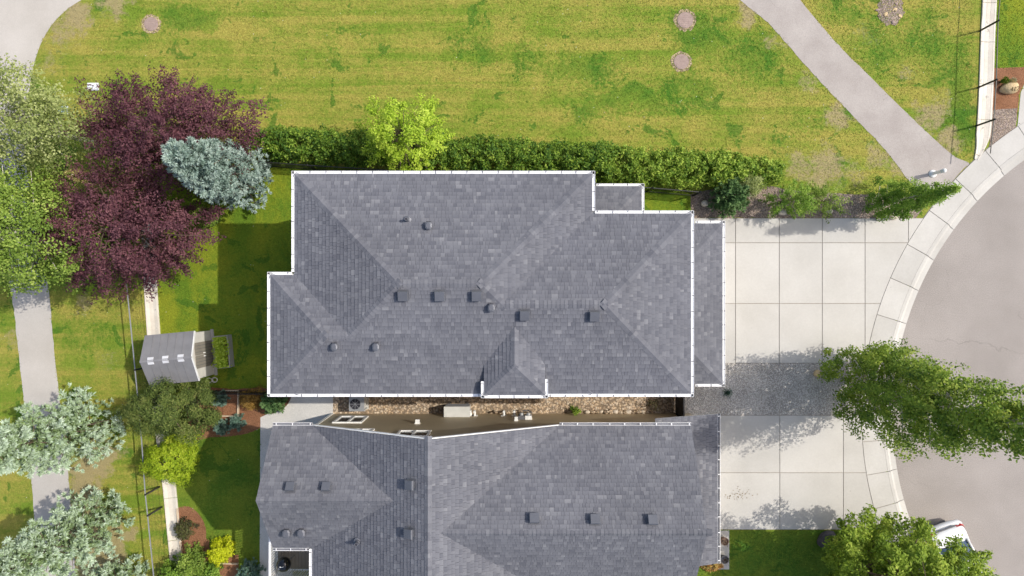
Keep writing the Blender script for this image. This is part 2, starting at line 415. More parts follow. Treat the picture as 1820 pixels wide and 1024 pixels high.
# sidewalk slabs and rolled kerb, cut at the joints seen in the photograph
def ang(px, py): p = P(px, py); return math.atan2(p.y-CC.y, p.x-CC.x) % (2*math.pi)
joints = [ang(1653.6, 376), ang(1612.6, 434.6), ang(1583.3, 494.6), ang(1561, 560), ang(1545, 622), ang(1534, 690), ang(1532, 728), ang(1534, 785), ang(1541.7, 844), ang(1557.8, 903), ang(1583, 965)]
joints = [joints[0]-.118*k for k in range(6, 0, -1)]+joints+[joints[-1]+.11*k for k in range(1, 6)]
walk = thing('sidewalk', 'pale concrete sidewalk with rolled kerb curving round the road', None, P(1560, 600), kind='structure')
for a, c in zip(joints[:-1], joints[1:]):
    g = .0009; n = 6
    poly = arc(R_IN, a+g, c-g, n)+arc(R_CURB+.012, a+g, c-g, n)[::-1]
    MB().prism(poly, -.12, .03).build('slab', 'walk_concrete', walk)
    k = MB(); pr = [(R_CURB+.004, .03), (R_CURB-.13, .018), (R_CURB-.24, -.055), (R_ROAD-.02, -.088), (R_ROAD-.02, -.14), (R_CURB+.004, -.14)]
    vv = []; ff = []
    for i in range(n+1):
        t = a+g+(c-a-2*g)*i/n
        vv += [(CC.x+r*math.cos(t), CC.y+r*math.sin(t), z) for r, z in pr]
    m = len(pr)
    for i in range(n):
        for j in range(m): ff.append((i*m+j, i*m+(j+1) % m, (i+1)*m+(j+1) % m, (i+1)*m+j))
    k.add(vv, ff).build('kerb', 'walk_concrete', walk)
b = MB(); b.add([(x, y, .004) for x, y in arc(R_IN+.03, joints[0], joints[-1], 80)]+[(x, y, .004) for x, y in arc(R_CURB+.1, joints[0], joints[-1], 80)[::-1]], [tuple(range(162))])
b.build('joint_bed', 'joint_dirt', walk)

def circ_x(py, r=617): return 2148.4-math.sqrt(max(0, r*r-(740-py)**2))
def driveway(name, xs, ys, label):
    d = thing(name, label, None, P(xs[0], ys[-1]), kind='structure'); g = .55
    for i in range(len(xs)-1):
        for j in range(len(ys)-1):
            ya, yb = ys[j]+g, ys[j+1]-g; pts = []
            n = 10; right = []
            for q in range(n+1):
                y = ya+(yb-ya)*q/n; right.append((min(xs[i+1]-g, circ_x(y)-1.0), y))
            if max(x for x, y in right) < xs[i]+g+3: continue
            right = [(max(x, xs[i]+g), y) for x, y in right]
            pts = [(xs[i]+g, yb), (xs[i]+g, ya)]+right
            clean = []
            for p in pts:
                if not clean or math.hypot(p[0]-clean[-1][0], p[1]-clean[-1][1]) > .2: clean.append(p)
            poly = [(P(*p).x, P(*p).y) for p in clean]
            MB().prism(poly, -.08, .03).build('slab', 'concrete', d)
    x1 = xs[-1]; n = 12
    pts = [(xs[0]-2, ys[0]-.4), (xs[0]-2, ys[-1]+.4)]+[(min(x1, circ_x(ys[-1]+(ys[0]-ys[-1])*q/n)-.5), ys[-1]+.4+(ys[0]-ys[-1]-.8)*q/n) for q in range(n+1)]
    sheet('joint_bed', pts[::-1], .006, 'joint_dirt', parent=d)
driveway('driveway', [1230, 1307, 1384.6, 1461, 1537, 1614, 1700], [388, 431.7, 539.5, 645.5], 'wide jointed concrete driveway in front of the middle house')
driveway('driveway', [1225, 1385.6, 1498.5, 1620], [738, 840, 941], 'shorter jointed concrete driveway of the lower house')

RN = random.Random(5)
plz = [(-400, -500), (150, -500), (210, -120), (145, 0), (118, 18), (92, 45), (72, 80), (60, 118), (54, 150), (48, 200), (45, 260), (52, 330), (66, 420), (84, 500), (90, 545), (96, 620), (104, 690), (113, 780), (122, 850), (128, 930), (134, 1010), (150, 1300),
       (80, 1300), (70, 1010), (62, 930), (56, 850), (48, 770), (40, 690), (30, 600), (22, 530), (0, 440), (-30, 340), (-60, 260), (-200, 180), (-400, 150)]
sheet('path', ragged(smooth_line(plz[3:], 4)+plz[:3], .9, RN, 8), .010, 'plaza_asphalt')
pth = [(1255, -60), (1315, 0), (1372, 48), (1430, 115), (1500, 190), (1560, 252), (1592, 290), (1614, 320), (1640, 342)]
pth2 = [(1668, 352), (1690, 325), (1712, 300), (1722, 290), (1700, 280), (1672, 258), (1600, 190), (1545, 135), (1497, 88), (1455, 40), (1422, 0), (1380, -60)]
sheet('path', ragged(smooth_line(pth, 4)+smooth_line(pth2, 4), .8, RN, 8), .010, 'asphalt_path')
sheet('lawn', [(262, 300), (480, 286), (1250, 342), (1250, 392), (1000, 400), (600, 500), (600, 692), (290, 692)], .004, 'yard_grass')
sheet('lawn', [(300, 780), (480, 760), (480, 1200), (340, 1200)], .004, 'lush_grass')
sheet('lawn', [(1240, 942), (1562, 942), (1600, 1010), (1660, 1080), (1660, 1200), (1240, 1200)], .004, 'lush_grass')
sheet('lawn', [(1766, -300), (2200, -300), (2200, 122), (1766, 122)], .004, 'yard_grass')
sheet('side_yard', [(588, 640), (1206, 640), (1206, 760), (588, 760)], .007, 'river_rock')
sheet('gravel_strip', [(1200, 600), (1300, 645.8), (1548, 645.8), (1541, 690), (1533, 737.6), (1260, 737.6), (1204, 745)], .009, 'grey_gravel')
sheet('shrub_bed', ragged([(1228, 345), (1300, 328), (1360, 330), (1420, 340), (1500, 345), (1580, 345), (1640, 345), (1660, 352), (1640, 372), (1628, 387.5), (1228, 387.5)], 1.3, RN), .008, 'bed_gravel')
sheet('mulch_bed', ragged(smooth_line([(340, 694), (420, 692), (480, 692), (484, 732), (474, 750), (450, 767), (415, 775), (375, 777), (340, 776)], 3, True), .8, RN), .008, 'mulch')
sheet('mulch_bed', smooth_line([(478, 690), (518, 690), (517, 708), (508, 722), (495, 730), (481, 733)], 4, True), .012, 'dark_mulch')
sheet('mulch_bed', ragged(smooth_line([(314, 903), (335, 900), (354, 914), (365, 935), (367, 958)], 4)+[(372, 960), (372, 985), (424, 986), (424, 1100), (322, 1100)], .7, RN), .008, 'mulch')
sheet('mulch_bed', [(1766, 121), (1835, 119), (1812, 165), (1805, 228), (1770, 262), (1760, 262)], .008, 'mulch')
sheet('gravel_patch', ragged([(1762, 196), (1808, 192), (1805, 228), (1770, 262), (1758, 262)], 1.0, RN), .011, 'bed_gravel')
sheet('walkway', smooth_line([(463, 742), (478, 735), (498, 729), (512, 718), (518, 700)], 4)+[(592, 690), (592, 760), (520, 790), (520, 1300), (460, 1300)], .010, 'aggregate_concrete')
sheet('walkway', [(1833, 120), (2200, 120), (2200, 170), (1842, 212), (1808, 228), (1814, 165)], .010, 'walk_concrete')
sheet('walkway', [(1255, 943), (1296, 943), (1296, 1012), (1255, 1012)], .010, 'walk_concrete')

def swale(pts, w, rng, label):
    "shallow concrete gutter cast in sections"
    d = thing('swale', label, None, P(*pts[0]), kind='structure')
    ln = smooth_line(pts, 5); acc = 0; cur = [ln[0]]
    segs = []
    for a, c in zip(ln[:-1], ln[1:]):
        cur.append(c); acc += math.hypot(c[0]-a[0], c[1]-a[1])
        if acc > 62: segs.append(cur); cur = [c]; acc = 0
    if len(cur) > 1: segs.append(cur)
    for sg in segs:
        b = MB(); vv = []; ff = []; pr = [(-.5, -.03), (-.5, .06), (-.4, .06), (-.12, .022), (.2, .022), (.42, .06), (.5, .06), (.5, -.03)]
        for i, p in enumerate(sg):
            q0 = Vector(sg[max(i-1, 0)]); q1 = Vector(sg[min(i+1, len(sg)-1)]); t = (q1-q0).normalized(); nn = Vector((-t.y, t.x))
            sh = .35 if i == 0 else (-.35 if i == len(sg)-1 else 0)
            ww = w(p) if callable(w) else w
            for u, z in pr:
                g = P(p[0]+nn.x*u*ww+t.x*sh, p[1]+nn.y*u*ww+t.y*sh); vv.append((g.x, g.y, z))
        m = len(pr)
        for i in range(len(sg)-1):
            for j in range(m-1): ff.append((i*m+j, i*m+j+1, (i+1)*m+j+1, (i+1)*m+j))
        ff += [tuple(range(m)), tuple(range((len(sg)-1)*m, len(sg)*m))[::-1]]
        o = b.add(vv, ff).build('swale_section', 'swale_concrete', d)
        bm = bmesh.new(); bm.from_mesh(o.data); bmesh.ops.recalc_face_normals(bm, faces=bm.faces); bm.to_mesh(o.data); bm.free()
swale([(262, 380), (266, 450), (269, 520), (273, 580), (280, 680), (290, 780), (301, 860), (307, 920), (314, 990), (324, 1080)], 23, RN, 'concrete drainage gutter along the back fence')
swale([(1760, -60), (1757, 20), (1755, 60), (1752, 150), (1748, 225), (1743, 258), (1734, 284)], lambda p: 25 if p[1] < 240 else max(6, 25-(p[1]-240)*.42), RN, 'concrete drainage gutter along the upper right fence')

# ------------------------------------------------------------------ shingled roofs
EXPO = .143
def clip(poly, a, c, d):
    "keep the part of a uv polygon where a*u+c*v+d >= 0"
    out = []; n = len(poly)
    for i in range(n):
        p, q = poly[i], poly[(i+1) % n]; fp = a*p[0]+c*p[1]+d; fq = a*q[0]+c*q[1]+d
        if fp >= 0: out.append(p)
        if fp*fq < 0:
            t = fp/(fp-fq); out.append((p[0]+(q[0]-p[0])*t, p[1]+(q[1]-p[1])*t))
    return out
def clip_convex(poly, conv):
    n = len(conv)
    for i in range(n):
        p, q = conv[i], conv[(i+1) % n]
        if math.hypot(q[0]-p[0], q[1]-p[1]) < 1e-6: continue
        a, c = -(q[1]-p[1]), q[0]-p[0]
        poly = clip(poly, a, c, -(a*p[0]+c*p[1]))
        if len(poly) < 3: return []
    return poly
def area(poly): return .5*abs(sum(poly[i][0]*poly[(i+1) % len(poly)][1]-poly[(i+1) % len(poly)][0]*poly[i][1] for i in range(len(poly))))
def ccw(poly):
    s = sum(poly[i][0]*poly[(i+1) % len(poly)][1]-poly[(i+1) % len(poly)][0]*poly[i][1] for i in range(len(poly)))
    return poly if s > 0 else poly[::-1]
WIDTHS = [.09, .11, .13, .16, .19, .24]
TONES = [.05, .2, .35, .5, .65, .8, 1.0]
TONEW = [1, 5, 14, 12, 4, 3, 1]
class Roof:
    "shingles gathered from all slopes of one roof, then linked: the nearest as objects, the rest as one mass"
    def __init__(s): s.tiles = []; s.caps = []
    def slope(s, O, U, V, polys, keep, rng):
        O = Vector(O); U = Vector(U).normalized(); V = Vector(V).normalized(); N = U.cross(V).normalized()
        polys = [ccw(p) for p in polys]
        us = [p[0] for q in polys for p in q]; vs_ = [p[1] for q in polys for p in q]
        rows = int((max(vs_)-min(vs_))/EXPO)+2; v0 = min(vs_)
        for r in range(rows):
            v = v0+r*EXPO; u = min(us)-rng.random()*.3
            while u < max(us):
                w = rng.choice(WIDTHS); rect = [(u, v), (u+w-.006, v), (u+w-.006, v+EXPO+.012), (u, v+EXPO+.012)]
                best = max((clip_convex(rect, q) for q in polys), key=lambda z: area(z) if len(z) > 2 else 0)
                if len(best) > 2 and area(best) > .0004:
                    pts = [O+U*a+V*c for a, c in best]
                    if any(keep(p) for p in pts):
                        t = rng.choices(range(7), TONEW)[0]; lift = .016 if rng.random() < .5 else .008
                        full = len(best) == 4 and abs(area(best)-area(rect)) < 1e-6
                        s.tiles.append((O, U, V, N, best, v, t, lift, full, w, u))
                u += w
    def shape(s, poly, v, lift):
        "local vertices (u, v, n) and faces of one tab"
        n = len(poly)
        def hh(c): return .004+(lift+.004)*(1-(c-v)/(EXPO+.012))
        vv = [(a, c, hh(c)) for a, c in poly]+[(a, c, -.006) for a, c in poly]
        return vv, [tuple(range(n))]+[(n+i, n+(i+1) % n, (i+1) % n, i) for i in range(n)]
    def cap_line(s, a, c, n1, n2, vis, rng):
        "overlapping cap shingles from a (low) to c (high)"
        a = Vector(a); c = Vector(c); d = (c-a); L = d.length; d.normalize(); k = int(L/EXPO)
        for i in range(k+1):
            p = a+d*(i*EXPO)
            if vis(p+d*.07): s.caps.append((p, d, Vector(n1), Vector(n2), rng.choices(range(7), [3, 6, 8, 6, 2, 1, 0])[0]))
    def link(s, roof, cam_p=Vector((0, 0, CAM_H))):
        def dist(t): return ((t[0]+t[1]*t[4][0][0]+t[2]*t[4][0][1])-cam_p).length
        full = sorted([t for t in s.tiles if t[8]], key=dist)[:300]; ids = set(id(t) for t in full)
        cache = {}
        for (O, U, V, N, poly, v, t, lift, fl, w, u) in full:
            key = (w, t, lift)
            if key not in cache:
                vv, ff = s.shape([(0, 0), (w-.006, 0), (w-.006, EXPO+.012), (0, EXPO+.012)], 0, lift)
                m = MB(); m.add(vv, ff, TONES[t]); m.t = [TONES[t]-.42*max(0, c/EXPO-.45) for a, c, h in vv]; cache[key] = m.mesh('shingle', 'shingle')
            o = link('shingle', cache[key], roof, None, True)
            M = Matrix((U, V, N)).transposed().to_4x4(); M.translation = O+U*u+V*v
            o.matrix_basis = M
        m = MB()
        for T in s.tiles:
            if id(T) in ids: continue
            O, U, V, N, poly, v, t, lift, fl, w, u = T
            vv, ff = s.shape(poly, v, lift)
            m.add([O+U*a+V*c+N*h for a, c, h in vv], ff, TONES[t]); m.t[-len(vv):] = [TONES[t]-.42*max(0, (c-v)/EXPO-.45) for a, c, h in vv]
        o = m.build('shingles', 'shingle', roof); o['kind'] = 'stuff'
        cc = {}; rest = MB(); L = EXPO+.05
        cp = sorted(s.caps, key=lambda c: (c[0]-cam_p).length)
        for i, (p, d, n1, n2, t) in enumerate(cp):
            s1 = n1.cross(d).normalized(); s2 = n2.cross(d).normalized()
            if (s1-s2).length < 1e-3: continue
            # sides run down each slope
            if s1.z > 0: s1 = -s1
            if s2.z > 0: s2 = -s2
            if s1.dot(s2) > .5: s2 = -s2
            up = (n1+n2).normalized(); wd = .15
            vv = [p+s1*wd+up*.024, p+up*.034, p+s2*wd+up*.024, p+d*L+s1*wd*.95+up*.008, p+d*L+up*.016, p+d*L+s2*wd*.95+up*.008, p+s1*wd-up*.01, p-up*.004, p+s2*wd-up*.01, p+d*L+s1*wd*.95-up*.01, p+d*L+s2*wd*.95-up*.01]
            ff = [(0, 1, 4, 3), (1, 2, 5, 4), (6, 7, 1, 0), (7, 8, 2, 1), (9, 6, 0, 3), (8, 10, 5, 2)]
            if i < 300:
                key = (tuple(round(x, 3) for x in (*d, *n1, *n2)), t)
                if key not in cc:
                    mm = MB(); mm.add([q-p for q in vv], ff, TONES[t]); me = mm.mesh('ridge_cap', 'shingle')
                    bm = bmesh.new(); bm.from_mesh(me); bmesh.ops.recalc_face_normals(bm, faces=bm.faces)
                    bm.faces.ensure_lookup_table()
                    if bm.faces[0].normal.z < 0: bmesh.ops.reverse_faces(bm, faces=bm.faces)
                    bm.to_mesh(me); bm.free(); cc[key] = me
                link('ridge_cap', cc[key], roof, p, True)
            else: rest.add(vv, ff, TONES[t])
        if rest.v: rest.build('ridge_caps', 'shingle', roof)['kind'] = 'stuff'

class Hip:
    "equal-pitch hip roof over a rectangle"
    def __init__(s, x0, x1, y0, y1, ze, p): s.x0, s.x1, s.y0, s.y1, s.ze, s.p = x0, x1, y0, y1, ze, p
    def h(s, x, y):
        m = min(x-s.x0, s.x1-x, y-s.y0, s.y1-y)
        return s.ze+s.p*m if m > -.002 else -9.0
    def faces(s):
        "side name -> (O, U, V, uv polygon)"
        x0, x1, y0, y1, p = s.x0, s.x1, s.y0, s.y1, s.p; w, d = x1-x0, y1-y0; k = math.sqrt(1+p*p); m = min(w, d)/2
        def tri(L): return [(0, 0), (L, 0), (L-m, m*k), (m, m*k)] if L > 2*m+1e-6 else [(0, 0), (L, 0), (m, m*k)]
        return {'S': (Vector((x0, y0, s.ze)), Vector((1, 0, 0)), Vector((0, 1, p)), tri(w)),
                'N': (Vector((x1, y1, s.ze)), Vector((-1, 0, 0)), Vector((0, -1, p)), tri(w)),
                'E': (Vector((x1, y0, s.ze)), Vector((0, 1, 0)), Vector((-1, 0, p)), tri(d)),
                'W': (Vector((x0, y1, s.ze)), Vector((0, -1, 0)), Vector((1, 0, p)), tri(d))}
    def lines(s):
        x0, x1, y0, y1, p = s.x0, s.x1, s.y0, s.y1, s.p; w, d = x1-x0, y1-y0; m = min(w, d)/2; zr = s.ze+p*m
        if w >= d: r0, r1 = (x0+m, y0+m, zr), (x1-m, y0+m, zr)
        else: r0, r1 = (x0+m, y0+m, zr), (x0+m, y1-m, zr)
        nS, nN, nE, nW = (Vector(q).normalized() for q in ((0, -p, 1), (0, p, 1), (p, 0, 1), (-p, 0, 1)))
        if w >= d: hips = [((x0, y0, s.ze), r0, nS, nW), ((x0, y1, s.ze), r0, nN, nW), ((x1, y0, s.ze), r1, nS, nE), ((x1, y1, s.ze), r1, nN, nE), (r0, r1, nN, nS)]
        else: hips = [((x0, y0, s.ze), r0, nS, nW), ((x1, y0, s.ze), r0, nS, nE), ((x0, y1, s.ze), r1, nN, nW), ((x1, y1, s.ze), r1, nN, nE), (r0, r1, nE, nW)]
        return hips
def deck_face(mb, O, U, V, poly, off=-.012):
    U = Vector(U).normalized(); V = Vector(V).normalized(); N = U.cross(V).normalized()
    pts = [O+U*a+V*c+N*off for a, c in ccw(poly)]
    mb.add(pts, [tuple(range(len(pts)))])
def face_uv(O, U, V, poly): return O, U, V.normalized(), poly

def gutter(parent, a, b, inward, style='guard', w=.10, step=.56, off=0.0):
    "eaves trough from a to b; inward points to the house; a, b lie on its outer top edge"
    a = Vector(a); b = Vector(b); i = Vector(inward).normalized(); d = (b-a).normalized(); z = Vector((0, 0, 1))
    deep = .022 if style == 'guard' else .085
    pr = [(0, 0), (.014, 0), (.016, -deep), (w-.012, -deep), (w-.010, -.004), (w, -.004), (w, -.11), (.03, -.12), (0, -.04)]
    vv = [a+i*x+z*h for x, h in pr]+[b+i*x+z*h for x, h in pr]; n = len(pr)
    m = MB(); m.add(vv, [(k, (k+1) % n, n+(k+1) % n, n+k) for k in range(n)]+[tuple(range(n)), tuple(range(n, 2*n))[::-1]])
    g = m.build('gutter', 'gutter_white', parent)
    bm = bmesh.new(); bm.from_mesh(g.data); bmesh.ops.recalc_face_normals(bm, faces=bm.faces); bm.to_mesh(g.data); bm.free()
    if style == 'open':
        q = MB(); q.bar(a+i*(w*.5)-z*(deep-.004), b+i*(w*.5)-z*(deep-.004), w-.03, .004); q.build('trough_lining', 'gutter_inside', g)
    L = (b-a).length; k = max(1, int(L/step)); q = MB()
    rr = random.Random(int(abs(a.x*91+a.y*37+b.x*13)*10))
    for j in range(k+1):
        t = (L-.2)*j/k+.1+rr.uniform(-.04, .04)
        p = a+d*min(max(t, .05), L-.05)
        if style == 'guard': q.bar(p+i*.004+z*.004, p+i*(w*rr.uniform(.6, .95))+z*.004, .022, .006)
        else: q.bar(p+i*.002+z*.002, p+i*w+z*.002, .03, .008)
    q.build('gutter_brackets', 'bracket_dark' if style == 'guard' else 'gutter_white', g)
    return g

def box_vent(roof, px, py, zf, nf, s=.35, h=.21, deg=0):
    "square static roof vent with flashing and hood"
    z = 6.5
    for _ in range(8): q = P(px, py, z); z = zf(q.x, q.y)
    q = Vector((q.x, q.y, z)); N = Vector(nf).normalized(); U = Vector((1, 0, 0)); U = (U-N*U.dot(N)).normalized(); Vv = N.cross(U)
    def pt(a, c, hh): return q+U*a+Vv*c+N*hh
    def ring(r, hh): return [pt(-r, -r, hh), pt(r, -r, hh), pt(r, r, hh), pt(-r, r, hh)]
    def block(name, mat, levels, par):
        m = MB(); vv = []
        for r, hh in levels: vv += ring(r, hh)
        ff = [(0, 3, 2, 1)]
        for i in range(len(levels)-1):
            for k in range(4): ff.append((i*4+k, i*4+(k+1) % 4, i*4+4+(k+1) % 4, i*4+4+k))
        n = len(levels)*4; ff.append((n-4, n-3, n-2, n-1)); m.add(vv, ff); return m.build(name, mat, par)
    r = s/2
    v = block('roof_vent', 'vent_metal', [(r*1.12, .012), (r*1.12, .026), (r*.72, .028), (r*.72, h*.6), (r, h*.6), (r, h*.86), (r*.9, h)], roof)
    return v
def hood_vent(roof, px, py, zf, nf, s=.26, h=.24):
    z = 6.5
    for _ in range(8): q = P(px, py, z); z = zf(q.x, q.y)
    q = Vector((q.x, q.y, z-.02)); r = s/2; m = MB()
    prof = [(r*.9, -.05), (r*.9, h*.55), (r, h*.6), (r*.96, h*.9), (r*.6, h)]
    n = 8; vv = []; ff = []
    for R_, hh in prof:
        for k in range(n):
            a = math.pi/8+2*math.pi*k/n; e = .75
            cx = math.copysign(abs(math.cos(a))**e, math.cos(a)); cy = math.copysign(abs(math.sin(a))**e, math.sin(a))
            vv.append((q.x+R_*cx, q.y+R_*cy*1.1, q.z+hh))
    for i in range(len(prof)-1):
        for k in range(n): ff.append((i*n+k, i*n+(k+1) % n, (i+1)*n+(k+1) % n, (i+1)*n+k))
    ff.append(tuple(range((len(prof)-1)*n, len(prof)*n))); m.add(vv, ff)
    o = m.build('roof_vent', 'vent_metal', roof)
    q2 = MB(); q2.bar((q.x-r*.6, q.y+r*1.12, q.z+h*.55), (q.x+r*.6, q.y+r*1.12, q.z+h*.55), .02, .07); q2.build('opening', 'vent_dark', o)
def pipe_vent(roof, px, py, zf, r=.055, h=.32):
    z = 6.5
    for _ in range(8): q = P(px, py, z); z = zf(q.x, q.y)
    m = MB(); m.lathe((q.x, q.y, z), [(r*2.6, -.04), (r*2.6, .02), (r*1.5, .05), (r*1.2, .10), (r, .11), (r, h), (r*.72, h), (r*.7, h-.12)], 14)
    o = m.build('vent_pipe', 'vent_metal', roof)
    q2 = MB(); q2.lathe((q.x, q.y, z+h-.02), [(r*.72, 0), (r*.72, .004)], 12); q2.build('opening', 'vent_dark', o)

# ---------- middle house
rng = random.Random(11)
HE = 6.4; PT = .333
h1 = thing('house', 'large grey shingled hip-roof house with white gutters in the middle', 'house', P(870, 512))
g0 = .11
def gx(px): return (px-910)*(1-HE/CAM_H)/PPM
def gy(py): return (512-py)*(1-HE/CAM_H)/PPM
XW, XE1, XE, XW2 = gx(518.5), gx(1057.5), gx(1233), gx(475.5)
YN, YN2, YS, YN3 = gy(304), gy(374.5), gy(705), gy(483.5)
R1 = Hip(XW+g0, XE1-g0, YS+g0, YN-g0, HE, PT); R2 = Hip(XW+1.4, XE-g0, YS+g0, YN2-g0, HE, PT); R3 = Hip(XW2+g0, XE1-1.4, YS+g0, YN3-g0, HE, PT)
HB = HE+.36
bx0, bx1 = gx(856)+.02, gx(973)-.02
sB = (1-HB/CAM_H)/PPM
BAY = Hip((855-910)*sB+g0, (974-910)*sB-g0, (512-707.5)*sB+g0, (512-707.5)*sB+g0+5.0, HB, .42)
hips = [R1, R2, R3, BAY]
roofm = MB(); rf = Roof()
def zmax(x, y, skip=None): return max(q.h(x, y) for q in hips if q is not skip)
def house1_z(x, y): return zmax(x, y)
def ax(q, P_): return q
for q in hips:
    for side, (O, U, V, poly) in q.faces().items(): deck_face(roofm, O, U, V, poly)
roof1 = roofm.build('roof', 'roof_deck', h1)
# the south slope is one plane shared by the three hips
S0 = R1.faces()['S']; polyS = []
for q in (R1, R2, R3):
    O, U, V, poly = q.faces()['S']; polyS.append([(a+(O.x-S0[0].x), c) for a, c in poly])
rf.slope(S0[0], S0[1], S0[2], polyS, lambda p: BAY.h(p.x, p.y) < p.z+.02, rng)
for q in (R1, R2, R3):
    for side in 'NEW':
        O, U, V, poly = q.faces()[side]
        rf.slope(O, U, V, [poly], lambda p, q=q: zmax(p.x, p.y, q) < p.z+.012, rng)
for side in 'SEW':
    O, U, V, poly = BAY.faces()[side]
    rf.slope(O, U, V, [poly], lambda p: zmax(p.x, p.y, BAY) < p.z+.012, rng)
for q in hips:
    for a, c, n1, n2 in q.lines():
        rf.cap_line(a, c, n1, n2, lambda p, q=q: zmax(p.x, p.y, q) < p.z+.01 and (q is BAY or q is R1 or abs(p.y-(YS+g0)) > .05) and not (q is not BAY and q.h(p.x, p.y) < p.z-.05), rng)
# hips of the shared slope that lie inside a bigger slope are no edges: drop caps that do not stand on a real edge
def edge_ok(p):
    e = .12; z = house1_z(p.x, p.y)
    vals = [house1_z(p.x+dx, p.y+dy) for dx, dy in ((e, e), (-e, -e), (e, -e), (-e, e), (e, 0), (-e, 0), (0, e), (0, -e))]
    pairs = [(vals[i]+vals[i+1])/2-z for i in (0, 2, 4, 6)]
    return min(pairs) < -.010
rf.caps = [c for c in rf.caps if edge_ok(c[0]+c[1]*.1)]
# lower roofs: garage skirt on the east, small porch on the north-east
HL = 3.2; sL = (1-HL/CAM_H)/PPM
SK = Hip(4.2, (1288.5-910)*sL-g0, (512-687)*sL+g0, (512-392.5)*sL-g0, HL, PT)
HP = 3.0; sP = (1-HP/CAM_H)/PPM
PO = Hip(-2.0, (1145-910)*sP-g0, -2.0, (512-326.5)*sP-g0, HP, PT)
wallx = XE-.5
for q, sides, kp in ((SK, 'ESN', lambda p: p.x > wallx-.15), (PO, 'EN', lambda p: p.y > YN2-.6 and p.x > XE1-.6)):
    mb = MB()
    for side in sides:
        O, U, V, poly = q.faces()[side]
        poly2 = poly
        if q is SK and side in 'SN': pass
        deck_face(mb, O, U, V, poly2)
        rf.slope(O, U, V, [poly2], kp, rng)
    lo = mb.build('lower_roof', 'roof_deck', h1)
    bm = bmesh.new(); bm.from_mesh(lo.data)
    if q is SK: bmesh.ops.bisect_plane(bm, geom=bm.verts[:]+bm.edges[:]+bm.faces[:], plane_co=(wallx-.2, 0, 0), plane_no=(-1, 0, 0), clear_outer=True)
    else:
        bmesh.ops.bisect_plane(bm, geom=bm.verts[:]+bm.edges[:]+bm.faces[:], plane_co=(XE1-.7, 0, 0), plane_no=(-1, 0, 0), clear_outer=True)
        bmesh.ops.bisect_plane(bm, geom=bm.verts[:]+bm.edges[:]+bm.faces[:], plane_co=(0, YN2-.7, 0), plane_no=(0, -1, 0), clear_outer=True)
    bm.to_mesh(lo.data); bm.free()
    for a, c, n1, n2 in q.lines():
        rf.cap_line(a, c, n1, n2, lambda p, kp=kp: kp(p), rng)
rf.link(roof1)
# gutters
def G(px0, py0, px1, py1, inward, z=HE, par=None, style='guard', **k):
    s = (1-z/CAM_H)/PPM
    return gutter(par or h1, ((px0-910)*s, (512-py0)*s, z+.03), ((px1-910)*s, (512-py1)*s, z+.03), inward, style, **k)
G(518.5, 304, 1057.5, 304, (0, -1, 0)); G(1057.5, 304, 1057.5, 374.5, (-1, 0, 0)); G(1057.6, 374.5, 1233, 374.5, (0, -1, 0))
G(1233, 374.5, 1233, 705, (-1, 0, 0)); G(475.5, 705, 855, 705, (0, 1, 0)); G(974, 705, 1233, 705, (0, 1, 0))
G(475.5, 483.5, 475.5, 705, (1, 0, 0)); G(475.5, 483.5, 518.4, 483.5, (0, -1, 0)); G(518.5, 304, 518.5, 483.4, (1, 0, 0))
G(855, 707.5, 974, 707.5, (0, 1, 0), HB); G(855, 678, 855, 707.4, (1, 0, 0), HB); G(974, 674, 974, 707.4, (-1, 0, 0), HB)
G(1236, 392.5, 1288.5, 392.5, (0, -1, 0), HL); G(1288.5, 392.5, 1288.5, 687, (-1, 0, 0), HL); G(1236, 687, 1288.5, 687, (0, 1, 0), HL)
G(1060, 326.5, 1145, 326.5, (0, -1, 0), HP); G(1145, 326.5, 1145, 374, (-1, 0, 0), HP)
# walls
ow = .5
out1 = [(XW+ow, YN-ow), (XE1-ow, YN-ow), (XE1-ow, YN2-ow), (XE-ow, YN2-ow), (XE-ow, YS+ow), (XW2+ow, YS+ow), (XW2+ow, YN3-ow), (XW+ow, YN3-ow)]
wl = MB(); wl.prism(out1, 0, HE+.02); wall1 = wl.build('wall', 'siding_stone', h1)
b = MB(); b.box(BAY.x0+.3, BAY.x1-.3, YS+ow-.15, YS+ow+.4, 0, HB+.02); b.build('bay_wall', 'siding_stone', h1)
b = MB(); b.box(XE-ow-.2, SK.x1-.35, SK.y0+.35, SK.y1-.35, 0, HL+.05); garage = b.build('garage', 'siding_stone', h1)
b = MB()
for y in (PO.y1-.35,):
    b.box(PO.x1-.5, PO.x1-.3, y-.2, y, 0, HP)
b.build('porch_post', 'trim_white', h1)
b = MB(); b.box(SK.x1-.36, SK.x1-.32, SK.y0+.9, SK.y1-.9, .02, 2.5); gd = b.build('garage_door', 'trim_white', h1)
for k in range(1, 4):
    b = MB(); b.box(SK.x1-.325, SK.x1-.312, SK.y0+.95, SK.y1-.95, .02+.62*k-.02, .02+.62*k+.02); b.build('door_joint', 'siding_grey', gd)
def soffit(par, pts, z):
    b = MB(); b.prism(pts, z-.03, z-.004); b.build('soffit', 'trim_white', par)
soffit(h1, [(XW+.06, YN-.06), (XE1-.06, YN-.06), (XE1-.06, YN2-.06), (XE-.06, YN2-.06), (XE-.06, YS+.06), (XW2+.06, YS+.06), (XW2+.06, YN3-.06), (XW+.06, YN3-.06)], HE-.09)
